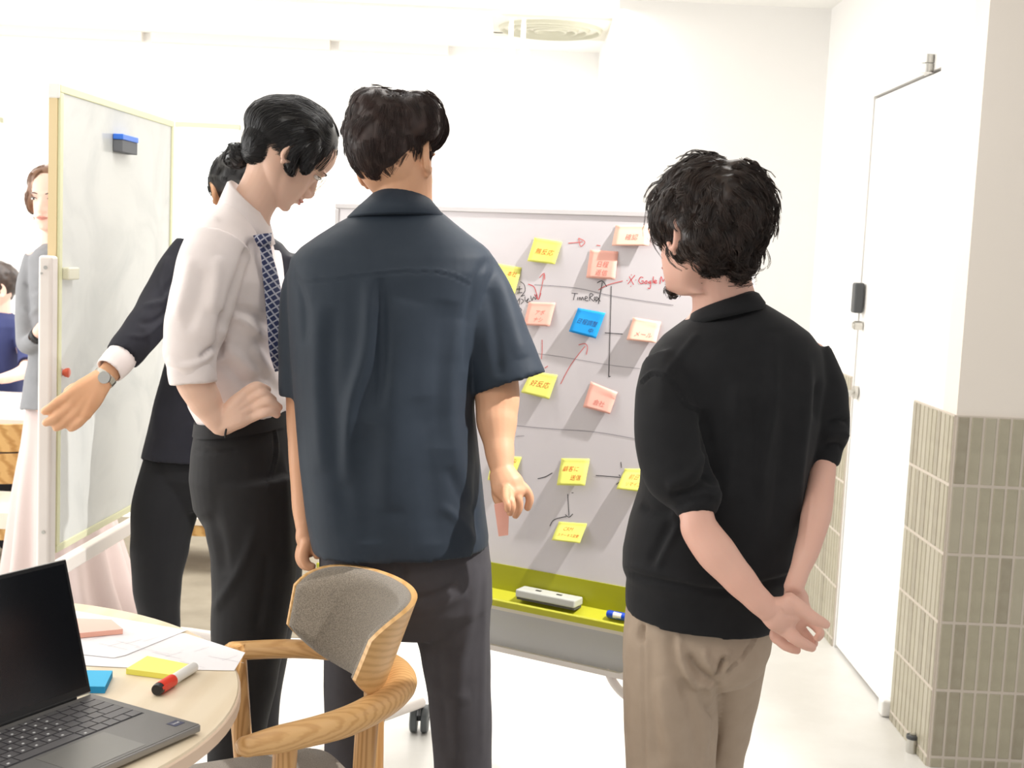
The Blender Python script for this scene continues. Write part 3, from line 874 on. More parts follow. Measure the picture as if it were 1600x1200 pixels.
# papers
M['paper'] = mat('white_paper', srgb(240, 236, 238), 0.7)
M['paper_line'] = mat('faint_print', srgb(206, 202, 208), 0.8)
papers = [([(20, 952), (120, 955), (292, 985), (196, 1024), (178, 1028), (130, 1023), (20, 1010)], 0.0022, 'white paper sheet nearest the pink pad, under the others'),
          ([(20, 975), (290, 990), (383, 1020), (366, 1048), (250, 1046), (130, 1040), (20, 1030)], 0.0008, 'wide white paper sheet overhanging the table edge by the chair arm')]
for pts, dz, lab in papers:
    p = MB().slab([PZ(x, y, TZ + dz) for x, y in pts], Vector((0, 0, 0.0006))).build('paper_sheet', M['paper'], None)
    tag(p, lab, 'paper', 'paper sheets on the round table')
    ln = MB()
    for k in range(7):
        a = PZ(pts[3][0] - 90 + 16 * k, pts[3][1] - 30 + (k % 3) * 4, TZ + dz + 0.0009) if False else PZ(215 + 22 * k, 1012 + (k * 7) % 22, TZ + dz + 0.0009)
        if dz > 0.001: a = PZ(140 + 14 * k, 1000 + (k * 5) % 14, TZ + dz + 0.0009)
        d_ = Vector((0.05 + 0.01 * (k % 3), -0.028, 0)) if k % 2 else Vector((0.02, 0.03, 0))
        n_ = Vector((d_.y, -d_.x, 0)).normalized() * 0.0004
        ln.add([a - n_, a + n_, a + d_ + n_, a + d_ - n_], [(0, 1, 2, 3)])
    tag(ln.build('printed_lines', M['paper_line'], p), kind='stuff')

# pads of sticky notes
def pad(cs, z, th, col, edge, lab):
    top = [PZ(x, y, z + th) for x, y in cs]
    k = MB()
    root = k.slab([Vector((q.x, q.y, z)) for q in top], Vector((0, 0, th - 0.0004))).build('sticky_note_pad', M[edge], None)
    tag(root, lab, 'notepad', 'sticky note pads on the round table')
    MB().slab([Vector((q.x, q.y, z + th - 0.0003)) for q in top], Vector((0, 0, 0.0006))).build('top_sheet', M[col], root)
    return root
M['pad_yellow'] = mat('yellow_pad_sheet', srgb(246, 240, 130), 0.8); M['pad_yellow_e'] = mat('yellow_pad_edge', srgb(236, 228, 100), 0.8)
M['pad_blue'] = mat('blue_pad_sheet', srgb(76, 186, 232), 0.8); M['pad_blue_e'] = mat('blue_pad_edge', srgb(36, 150, 206), 0.8)
M['pad_pink'] = mat('pink_pad_sheet', srgb(246, 200, 186), 0.8); M['pad_pink_e'] = mat('pink_pad_edge', srgb(240, 180, 160), 0.8)
pad([(197, 1045), (230, 1025), (301, 1039), (272, 1055)], TZ + 0.0006, 0.009, 'pad_yellow', 'pad_yellow_e', 'yellow sticky note pad beside the red capped marker')
pad([(96, 1072), (110, 1047), (176, 1048), (164, 1073)], TZ + 0.0003, 0.011, 'pad_blue', 'pad_blue_e', 'blue sticky note pad behind the laptop hinge')
pad([(108, 991), (112, 966), (174, 968), (192, 983)], TZ + 0.0036, 0.009, 'pad_pink', 'pad_pink_e', 'pink sticky note pad on the papers by the laptop screen')
# red marker
M['red_pen'] = mat('red_cap_plastic', srgb(226, 62, 40), 0.35)
a = PZ(244, 1079, TZ + 0.010); b_ = PZ(302, 1043, TZ + 0.010); d_ = (b_ - a); d_.z = 0; d_ = d_.normalized() * 0.128
mk = empty('whiteboard_marker', tuple(a), 'red and white marker with black cap end lying beside the yellow pad', 'marker')
a.z = TZ + 0.0105
MB().tube([a, a + d_ * 0.04, a + d_ * 0.08], [0.0085, 0.0098, 0.0098], 20).build('cap_end', M['black_plastic'], mk, smooth=35)
MB().tube([a + d_ * 0.08, a + d_ * 0.40], 0.0102, 20).build('cap', M['red_pen'], mk, smooth=35)
MB().tube([a + d_ * 0.40, a + d_ * 0.96, a + d_], [0.0088, 0.0088, 0.006], 20).build('barrel', M['white_plastic'], mk, smooth=35)
MB().box(tuple(a + d_ * 0.2 + Vector((0.006, -0.008, 0.002))), (0.03, 0.004, 0.006), Matrix.Rotation(math.atan2(d_.y, d_.x), 3, 'Z')).build('clip', M['red_pen'], mk, bevel=0.001)

# laptop
hc = PZ(144, 1083, TZ + 0.016); fc = PZ(314, 1131, TZ + 0.016)
ld = Vector((hc.x - fc.x, hc.y - fc.y, 0)); LD = ld.length; ld.normalize()
lw = Vector((-ld.y, ld.x, 0))
if lw.y > 0: lw = -lw
LWID = 0.345
M['lap_body'] = mat('brushed_grey_metal', srgb(150, 148, 146), 0.38, 0.75)
M['lap_palm'] = mat('carbon_palm_rest', srgb(112, 110, 108), 0.35, 0.4, bump=(900, 0.2, 0.0005))
M['lap_key'] = mat('grey_key', srgb(92, 90, 92), 0.35, 0.2)
M['lap_well'] = mat('dark_key_well', srgb(26, 26, 36), 0.5)
M['lap_screen'] = mat('switched_off_screen', srgb(16, 18, 22), 0.16)
M['lap_bezel'] = mat('black_bezel', srgb(22, 23, 25), 0.3)
M['key_print'] = mat('key_legend', srgb(214, 214, 214), 0.5)
M['lap_pad'] = mat('trackpad_grey', srgb(124, 122, 118), 0.3, 0.4)
L0 = Vector((hc.x, hc.y, TZ))
def LP(w, d, z): return L0 + lw * w - ld * d + Vector((0, 0, z))
lt = empty('laptop', tuple(LP(LWID / 2, LD / 2, 0)), 'open grey laptop with a dark screen on the round table', 'laptop')
def lbox(w0, w1, d0, d1, z0, z1, nm, mm, par, bev=0.0, bs=2):
    return MB().hexa([LP(w0, d0, z0), LP(w1, d0, z0), LP(w1, d1, z0), LP(w0, d1, z0)], [LP(w0, d0, z1), LP(w1, d0, z1), LP(w1, d1, z1), LP(w0, d1, z1)]).build(nm, mm, par, bevel=bev, bseg=bs)
base = lbox(0, LWID, 0, LD, 0.004, 0.0150, 'base', M['lap_body'], lt, 0.002)
palm = lbox(0.002, LWID - 0.002, 0.002, LD - 0.002, 0.0151, 0.0160, 'palm_rest', M['lap_palm'], lt)
for w_ in (0.02, LWID - 0.04):
    lbox(w_, w_ + 0.02, LD - 0.03, LD - 0.02, 0, 0.004, 'rubber_foot', M['black_plastic'], lt)
K0, K1, D0, D1 = 0.016, 0.318, 0.014, 0.126
well = lbox(K0, K1, D0, D1, 0.0161, 0.0163, 'key_well', M['lap_well'], lt)
rows = [13, 14, 14, 13, 12, 9]
hts = [0.6, 1, 1, 1, 1, 1]
tot = sum(hts); dcur = D0 + 0.0012
keyc = {}
for r_, (nk, hh) in enumerate(zip(rows, hts)):
    dh = (D1 - D0 - 0.0024) * hh / tot
    ws = [1.0] * nk
    if r_ == 1: ws[0] = 1.5
    if r_ == 2: ws[0] = 1.4
    if r_ == 3: ws[0] = 1.7
    if r_ == 4: ws[0] = 2.0
    if r_ == 5: ws = [1, 1, 1, 1.1, 1.1, 5.0, 1.1, 1.1, 1.2]
    tw = sum(ws); wc = K0 + 0.0012
    for i in range(len(ws)):
        dw = (K1 - K0 - 0.0024) * ws[i] / tw
        g = 0.0011
        kk = lbox(wc + g, wc + dw - g, dcur + g, dcur + dh - g, 0.0164, 0.0172, 'key', M['lap_key'], well)
        if dw < 0.03 and i > 3:
            px_ = MB()
            px_.hexa([LP(wc + dw * .55, dcur + dh * .55, .0172), LP(wc + dw * .72, dcur + dh * .55, .0172), LP(wc + dw * .72, dcur + dh * .72, .0172), LP(wc + dw * .55, dcur + dh * .72, .0172)],
                     [LP(wc + dw * .55, dcur + dh * .55, .0173), LP(wc + dw * .72, dcur + dh * .55, .0173), LP(wc + dw * .72, dcur + dh * .72, .0173), LP(wc + dw * .55, dcur + dh * .72, .0173)])
            if not keyc.get('mb'): keyc['mb'] = MB()
            keyc['mb'].add(px_.v, px_.f)
        wc += dw
    dcur += dh
tag(keyc['mb'].build('key_legends', M['key_print'], lt), kind='stuff')
lbox(0.104, 0.225, 0.134, LD - 0.008, 0.0161, 0.0164, 'trackpad', M['lap_pad'], lt, 0.0)
st = lbox(0.010, 0.030, LD - 0.040, LD - 0.022, 0.0161, 0.0164, 'badge_sticker', mat('navy_badge', srgb(48, 52, 84), 0.4), lt)
cu = bpy.data.curves.new('badge_text', 'FONT'); cu.body = 'intel'; cu.size = 0.0078; cu.align_x = 'CENTER'; cu.align_y = 'CENTER'
to = bpy.data.objects.new('tmp', cu); COL.objects.link(to)
me = bpy.data.meshes.new_from_object(to.evaluated_get(bpy.context.evaluated_depsgraph_get())); bpy.data.objects.remove(to)
me.materials.clear(); me.materials.append(M['white_plastic'])
to = bpy.data.objects.new('badge_text', me); COL.objects.link(to)
to.matrix_world = Matrix.Translation(LP(0.020, LD - 0.031, 0.0166)) @ Matrix((-lw, ld, Vector((0, 0, 1)))).transposed().to_4x4()
mw = to.matrix_world.copy(); bpy.context.view_layer.update(); setpar(to, lt)
# lid
tl = P(102, 877, 2.02)
th = math.radians(16)
lup = ld * math.sin(th) + Vector((0, 0, math.cos(th))); ln_ = -ld * math.cos(th) + Vector((0, 0, math.sin(th)))
LH = 0.212
def LL(w, h, o): return LP(w, -0.002, 0.017) + lup * h + ln_ * o
lid = MB().hexa([LL(0, 0, -0.005), LL(LWID, 0, -0.005), LL(LWID, 0, 0), LL(0, 0, 0)], [LL(0, LH, -0.005), LL(LWID, LH, -0.005), LL(LWID, LH, 0), LL(0, LH, 0)]).build('lid', M['lap_body'], lt, bevel=0.0015)
MB().hexa([LL(0.0015, 0.002, 0.0001), LL(LWID - 0.0015, 0.002, 0.0001), LL(LWID - 0.0015, 0.002, 0.0008), LL(0.0015, 0.002, 0.0008)], [LL(0.0015, LH - 0.0015, 0.0001), LL(LWID - 0.0015, LH - 0.0015, 0.0001), LL(LWID - 0.0015, LH - 0.0015, 0.0008), LL(0.0015, LH - 0.0015, 0.0008)]).build('bezel', M['lap_bezel'], lid)
MB().hexa([LL(0.006, 0.012, 0.0009), LL(LWID - 0.006, 0.012, 0.0009), LL(LWID - 0.006, 0.012, 0.0011), LL(0.006, 0.012, 0.0011)], [LL(0.006, LH - 0.007, 0.0009), LL(LWID - 0.006, LH - 0.007, 0.0009), LL(LWID - 0.006, LH - 0.007, 0.0011), LL(0.006, LH - 0.007, 0.0011)]).build('screen', M['lap_screen'], lid)
MB().tube([LL(0.03, 0.0, -0.003), LL(LWID - 0.03, 0.0, -0.003)], 0.0045, 12).build('hinge', M['lap_bezel'], lid, smooth=40)

# ================================================================== near armchair
M['ash'] = wood_mat('ash_wood', srgb(200, 153, 97), srgb(217, 173, 117), 46, (0.1, 0.5, 0.45), (0.22, 1.2, 1.6), 0.42, 3.0)
M['ash_leg'] = wood_mat('ash_wood_leg', srgb(178, 130, 76), srgb(208, 162, 106), 44, (0, 0, 0.4), (1, 1, 0.07), 0.42, 1.5)
M['ash_ply'] = wood_mat('ash_plywood', srgb(202, 156, 98), srgb(217, 173, 115), 34, (0.0, 0.25, 0.0), (0.3, 0.3, 2.4), 0.42, 2.5)
m = mat('taupe_upholstery', srgb(104, 94, 82), 0.95, sheen=0.3, noise=(420, srgb(134, 123, 108), 0.12), bump=(700, 0.8, 0.0015))
M['uph'] = m
ch = empty('armchair', (-0.40, 2.26, 0), 'wooden armchair with grey brown upholstered back beside the round table', 'chair')
arm_pts = [(-0.405, 1.985), (-0.345, 2.03), (-0.265, 2.10), (-0.208, 2.20), (-0.190, 2.30), (-0.222, 2.41), (-0.31, 2.475), (-0.42, 2.49), (-0.535, 2.465)]
arm_r = [0.022, 0.031, 0.034, 0.034, 0.033, 0.030, 0.027, 0.025, 0.023]
zz = [0.642, 0.643, 0.645, 0.648, 0.65, 0.648, 0.645, 0.643, 0.641]
MB().tube([(x, y, z) for (x, y), z in zip(arm_pts, zz)], arm_r, 20, res=8, flat=[0.75, 0.68, 0.66, 0.64, 0.64, 0.66, 0.7, 0.72, 0.8], flatdir=(0, 0, 1), rnd_end=True).build('arm_rail', M['ash'], ch, smooth=True)
def leg(a, b, r0, r1, lab=None):
    o = MB().tube([a, (Vector(a) + Vector(b)) / 2, b], [r0, (r0 + r1) / 2, r1], 14, flat=0.8, flatdir=(1, 0, 0)).build('leg', M['ash_leg'], ch, smooth=50)
    return o
leg((-0.531, 2.462, 0.655), (-0.46, 2.43, 0.0), 0.026, 0.020)
leg((-0.352, 2.035, 0.63), (-0.372, 2.05, 0.0), 0.026, 0.018)
leg((-0.235, 2.19, 0.63), (-0.255, 2.17, 0.0), 0.026, 0.018)
leg((-0.25, 2.42, 0.63), (-0.23, 2.42, 0.0), 0.026, 0.018)
# seat
def rr2(c, ux, uy, hx, hy, r, z, n=6):
    out = []
    for sx, sy, a0 in ((1, 1, 0), (-1, 1, 90), (-1, -1, 180), (1, -1, 270)):
        for k in range(n + 1):
            a = math.radians(a0 + 90 * k / n)
            out.append(c + ux * (sx * (hx - r) + r * math.cos(a)) + uy * (sy * (hy - r) + r * math.sin(a)) + Vector((0, 0, z)))
    return out
cn = Vector((0.87, 0.49, 0)); ct = Vector((-0.49, 0.87, 0))
sc_ = Vector((-0.435, 2.235, 0))
MB().loft([rr2(sc_, cn, ct, 0.19, 0.18, 0.06, 0.395), rr2(sc_, cn, ct, 0.205, 0.195, 0.07, 0.41), rr2(sc_, cn, ct, 0.205, 0.195, 0.07, 0.435), rr2(sc_, cn, ct, 0.19, 0.18, 0.06, 0.45)]).build('seat', M['uph'], ch, smooth=True)
MB().loft([rr2(sc_, cn, ct, 0.19, 0.18, 0.06, 0.36), rr2(sc_, cn, ct, 0.195, 0.185, 0.06, 0.394)]).build('seat_frame', M['ash'], ch, smooth=30)
# curved back
def back_pt(s, v, off):
    """s -1 (near) .. 1 (far); v 0..1 height"""
    a = s * math.radians(82)
    sem = 0.150 + 0.050 * v; dep = 0.140 + 0.005 * v
    c = Vector((-0.375, 2.268, 0)) + cn * (0.050 * v)
    z = 0.635 + 0.19 * v
    vec = cn * math.cos(a) * (dep + off) + ct * math.sin(a) * (sem + off)
    return c + vec + Vector((0, 0, z))
def back_shell(o_in, o_out, shrink, nm, mm, puff=0.0):
    NS_, NV_ = 44, 14
    k = MB(); gi, go = [], []
    for j in range(NV_ + 1):
        for i in range(NS_ + 1):
            s = -1 + 2 * i / NS_; v = -1 + 2 * j / NV_
            ss = s * shrink
            e = (1 - 0.72 * abs(s) ** 5) ** 0.5 if True else 1
            low = (1 - 0.55 * abs(s) ** 2.2)
            vv = v * shrink
            vv = vv * e if v > 0 else vv * e * low
            u = (vv + 1) / 2
            edge = min(1, (1 - abs(s)) * 7, (1 - abs(v)) * 3.0)
            pf = puff * math.sqrt(max(edge, 0.0))
            gi.append(back_pt(ss, u, o_in - pf)); go.append(back_pt(ss, u, o_out))
    n = len(gi); W_ = NS_ + 1
    fs = []
    for j in range(NV_):
        for i in range(NS_):
            q = (j * W_ + i, j * W_ + i + 1, (j + 1) * W_ + i + 1, (j + 1) * W_ + i)
            fs.append(q); fs.append(tuple(n + x for x in reversed(q)))
    for i in range(NS_):
        fs.append((i + 1, i, n + i, n + i + 1)); t = NV_ * W_
        fs.append((t + i, t + i + 1, n + t + i + 1, n + t + i))
    for j in range(NV_):
        fs.append((j * W_, (j + 1) * W_, n + (j + 1) * W_, n + j * W_)); t = NS_
        fs.append(((j + 1) * W_ + t, j * W_ + t, n + j * W_ + t, n + (j + 1) * W_ + t))
    return k.add(gi + go, fs).build(nm, mm, ch, smooth=50)
back_shell(0.002, 0.013, 1.0, 'back_shell', M['ash_ply'])
back_shell(-0.008, 0.0018, 0.985, 'back_cushion', M['uph'], puff=0.014)

# ================================================================== far furniture on the left
M['far_wood'] = wood_mat('honey_wood', srgb(176, 132, 70), srgb(206, 166, 104), 16, (0, 0.1, 0), (0.4, 1, 2), 0.45, 3)
M['cream_cushion'] = mat('cream_cushion', srgb(226, 218, 204), 0.9, bump=(300, 0.3, 0.001))
ft_ = empty('meeting_table', (-2.6, 5.3, 0), 'long white meeting table behind the woman at far left', 'table')
MB().box((-2.65, 5.34, TZ - 0.015), (1.5, 0.84, 0.03)).build('tabletop', M['leg_white'], ft_, bevel=0.004)
for x in (-3.3, -2.35):
    for y in (5.12, 5.7): MB().box((x, y, (TZ - 0.03) / 2), (0.04, 0.04, TZ - 0.03)).build('leg', M['leg_white'], ft_)
fc_ = empty('dining_chair', (-2.0, 4.8, 0), 'honey wood chair with cream seat tucked at the white table, far left', 'chair')
def arcp(cx, cy, r, a0, a1, z, n=14): return [Vector((cx + r * math.cos(math.radians(a0 + (a1 - a0) * i / n)), cy + r * 0.6 * math.sin(math.radians(a0 + (a1 - a0) * i / n)), z)) for i in range(n + 1)]
for nm, z0, z1 in (('top_rail', 0.63, 0.735), ('lower_rail', 0.51, 0.624)):
    o_ = arcp(-2.0, 4.80, 0.235, 190, 350, z0); i_ = arcp(-2.0, 4.80, 0.215, 190, 350, z0)
    k = MB(); pr = o_ + i_[::-1]
    k.slab(pr, Vector((0, 0, z1 - z0))).build(nm, M['far_wood'], fc_, bevel=0.004)
MB().loft([rr2(Vector((-2.0, 4.86, 0)), Vector((1, 0, 0)), Vector((0, 1, 0)), 0.21, 0.2, 0.05, z) for z in (0.345, 0.355, 0.395, 0.405)]).build('seat', M['cream_cushion'], fc_, smooth=50)
MB().loft([rr2(Vector((-2.0, 4.86, 0)), Vector((1, 0, 0)), Vector((0, 1, 0)), 0.2, 0.19, 0.05, z) for z in (0.30, 0.344)]).build('seat_frame', M['far_wood'], fc_, smooth=50)
for x, y, zt_ in ((-2.16, 4.70, 0.52), (-1.84, 4.70, 0.52), (-2.16, 5.02, 0.32), (-1.84, 5.02, 0.32)):
    MB().tube([(x, y, 0), (x, y, zt_)], [0.014, 0.018], 12).build('leg', M['far_wood'], fc_, smooth=50)
# low cushioned seat glimpsed between the legs
q = P(310, 800, 5.62)
ls_ = empty('low_stool', (q.x, 5.62, 0), 'low wooden stool with cream cushion glimpsed between two pairs of black trousers', 'stool')
zz0 = P(310, 826, 5.4).z; zt0 = P(310, 800, 5.6).z
MB().loft([rr2(Vector((q.x + 0.02, 5.66, 0)), Vector((1, 0, 0)), Vector((0, 1, 0)), 0.22, 0.2, 0.05, z) for z in (zz0, zz0 + 0.012, zt0 - 0.01, zt0)]).build('cushion', M['cream_cushion'], ls_, smooth=50)
MB().loft([rr2(Vector((q.x + 0.02, 5.66, 0)), Vector((1, 0, 0)), Vector((0, 1, 0)), 0.21, 0.19, 0.05, z) for z in (zz0 - 0.05, zz0 - 0.001)]).build('frame', M['far_wood'], ls_, smooth=50)
for sx in (-1, 1):
    for sy in (-1, 1): MB().box((q.x + 0.03 + sx * 0.165, 5.66 + sy * 0.14, (zz0 - 0.04) / 2 + 0.0), (0.035, 0.035, zz0 - 0.045)).build('leg', M['far_wood'], ls_)
# mobile phone on the far table
ph = P(15, 603, 5.35)
tag(MB().box((-2.0, 5.45, TZ + 0.005), (0.09, 0.15, 0.009)).build('mobile_phone', M['black_plastic'], None, bevel=0.003), 'black mobile phone on the white table by the seated man', 'phone')
# ================================================================== figure building helpers
RT = np.array(R3.transposed())


def project(co):
    q = (co - np.array(CP)) @ RT.T
    return np.stack([800 + FPX * q[:, 0] / -q[:, 2], 600 - FPX * q[:, 1] / -q[:, 2]], 1)


def px2m(p, Y): return p * Y / FPX


def ringE(a, b, Y, dep, n=2.3, M_=40, tilt=0.0, yaw=0.0, front=1.0):
    """horizontal body ring: a,b = silhouette pixels left/right; dep = half thickness (m); front scales the far half"""
    A_, B_ = P(a[0], a[1], Y), P(b[0], b[1], Y)
    c = (A_ + B_) / 2; u = (B_ - A_) / 2
    v = Vector((0, dep, 0))
    if yaw:
        r_ = Matrix.Rotation(math.radians(yaw), 3, 'Z')
        hw = u.length; ca, sa = math.cos(math.radians(yaw)), math.sin(math.radians(yaw))
        aa = math.sqrt(max(hw * hw - (dep * sa) ** 2, (hw * 0.5) ** 2)) / ca
        u = r_ @ (u.normalized() * aa); v = r_ @ v
    out = []
    for i in range(M_):
        t = 2 * math.pi * i / M_
        ct_, st = math.cos(t), math.sin(t)
        x = math.copysign(abs(ct_) ** (2 / n), ct_); y = math.copysign(abs(st) ** (2 / n), st)
        p = c + u * x + v * (y * (front if y > 0 else 1.0))
        p.z += tilt * y * -1
        out.append(p)
    return out


def limb(mb, pts, seg=20, res=6, flat=None, flatdir=None, hollow=0.0, rnd_end=False):
    """pts: (px, py, Y, radius_px)"""
    c = [P(x, y, Y) for x, y, Y, r in pts]
    rad = [r * (Y + YOFF[0]) / FPX for x, y, Y, r in pts]
    t = MB()
    t.tube(c, rad, seg, res=res, flat=flat, flatdir=flatdir, cap=not hollow, rnd_end=rnd_end)
    if hollow:
        m = seg
        rings = [[Vector(v) for v in t.v[i:i + m]] for i in range(0, len(t.v), m)]
        k = max(2, int(hollow * res))
        def sh(r, s):
            cc = sum(r, Vector()) / len(r)
            return [cc + (p - cc) * s for p in r]
        rings = rings + [sh(rings[-1], 0.86)] + [sh(rings[-k], 0.80)]
        mb.loft(rings)
    else:
        mb.add(t.v, t.f)
    return mb


def skullcap(mb, T, tilt=14, r=(0.086, 0.106, 0.093), c=(0, -0.020, 0.142)):
    R_ = Matrix.Translation(c) @ Matrix.Rotation(math.radians(tilt), 4, 'X')
    t = MB().ellipsoid((0, 0, 0), [(r[0], 0, 0), (0, r[1], 0), (0, 0, r[2])], 28, 18)
    return mb.add([T @ (R_ @ Vector(v)) for v in t.v], t.f)


def remesh(mb, name, m, parent, voxel=0.005, smooth=3, post=None, fac=0.5, dec=None):
    me = bpy.data.meshes.new(name)
    me.from_pydata(mb.v, [], mb.f)
    bm = bmesh.new(); bm.from_mesh(me)
    # orient each loose piece outwards
    bmesh.ops.recalc_face_normals(bm, faces=bm.faces)
    bm.to_mesh(me); bm.free()
    o = bpy.data.objects.new(name, me); COL.objects.link(o)
    r = o.modifiers.new('r', 'REMESH'); r.mode = 'VOXEL'; r.voxel_size = voxel
    if smooth:
        s_ = o.modifiers.new('s', 'SMOOTH'); s_.factor = fac; s_.iterations = smooth
    if dec:
        d_ = o.modifiers.new('d', 'DECIMATE'); d_.ratio = dec
    dg = bpy.context.evaluated_depsgraph_get()
    new = bpy.data.meshes.new_from_object(o.evaluated_get(dg))
    new.name = name
    o.modifiers.clear(); o.data = new
    bpy.data.meshes.remove(me)
    if post:
        n = len(new.vertices)
        co = np.empty(n * 3); new.vertices.foreach_get('co', co); co = co.reshape(-1, 3)
        for fn in post:
            no = np.empty(n * 3); new.vertices.foreach_get('normal', no); no = no.reshape(-1, 3)
            co = fn(co, no)
            new.vertices.foreach_set('co', co.ravel()); new.update()
    new.polygons.foreach_set('use_smooth', [True] * len(new.polygons))
    new.materials.clear(); new.materials.append(m)
    setpar(o, parent)
    return o


def creases(lst, face=True):
    """lst of (polyline px, width px, amplitude m, kind) ; kind 'b' bump / 's' step"""
    def fn(co, no):
        px = project(co)
        vd = co - np.array(CP); vd /= np.linalg.norm(vd, axis=1)[:, None]
        fw = np.clip(-(vd * no).sum(1) * 2.0, 0, 1)
        disp = np.zeros(len(co))
        for item in lst:
            pl, w, amp = item[:3]; kind = item[3] if len(item) > 3 else 'b'
            pl = np.array(spline2(pl))
            best = np.full(len(co), 1e9); sg = np.zeros(len(co)); tt = np.zeros(len(co))
            nseg = len(pl) - 1
            for i in range(nseg):
                a, b = pl[i], pl[i + 1]; d = b - a; L = (d * d).sum()
                if L < 1e-9: continue
                t = np.clip(((px - a) @ d) / L, 0, 1)
                q = px - (a + t[:, None] * d)
                dist = np.sqrt((q * q).sum(1))
                s_ = np.sign(q[:, 0] * d[1] - q[:, 1] * d[0])
                mk = dist < best
                best = np.where(mk, dist, best); sg = np.where(mk, s_, sg); tt = np.where(mk, (i + t) / nseg, tt)
            taper = np.clip(np.minimum(tt, 1 - tt) * 5, 0, 1) ** 0.7 if 'e' not in kind else 1.0
            g = np.exp(-(best / w) ** 2)
            if 's' in kind: g = g * np.clip(sg * best / w, -1, 1) * 2
            disp += amp * g * taper
        return co + no * (disp * fw)[:, None]
    return fn


def spline2(pl):
    if len(pl) < 3: return pl
    v = spl([(x, y, 0) for x, y in pl], 6)
    return [(p.x, p.y) for p in v]


def wrinkle(amp, scale, stretch=(1, 1, 1), seed=0.0):
    def fn(co, no):
        n = len(co)
        s_ = np.array(stretch) * scale
        d = np.empty(n)
        q = co * s_ + seed
        for i in range(n):
            d[i] = mnoise.noise(Vector(q[i]))
        return co + no * (d * amp)[:, None]
    return fn


PROFZ = [0.000, 0.012, 0.030, 0.050, 0.075, 0.100, 0.125, 0.150, 0.175, 0.198, 0.214, 0.224]
PROFF = [0.060, 0.082, 0.088, 0.090, 0.088, 0.086, 0.090, 0.093, 0.088, 0.070, 0.045, 0.012]
PROFB = [-0.005, 0.000, -0.020, -0.050, -0.078, -0.092, -0.099, -0.101, -0.096, -0.080, -0.056, -0.022]
PROFW = [0.018, 0.032, 0.046, 0.056, 0.064, 0.070, 0.074, 0.076, 0.073, 0.060, 0.041, 0.018]


def head_matrix(px, py, Y, yaw, pitch, roll=0.0, sc=1.0):
    """ear-level centre of the head at a measured point"""
    return Matrix.Translation(P(px, py, Y)) @ Matrix.Rotation(math.radians(yaw), 4, 'Z') @ Matrix.Rotation(math.radians(-pitch), 4, 'X') @ Matrix.Rotation(math.radians(roll), 4, 'Y') @ Matrix.Diagonal((sc, sc, sc, 1)) @ Matrix.Translation((0, 0, -0.105))


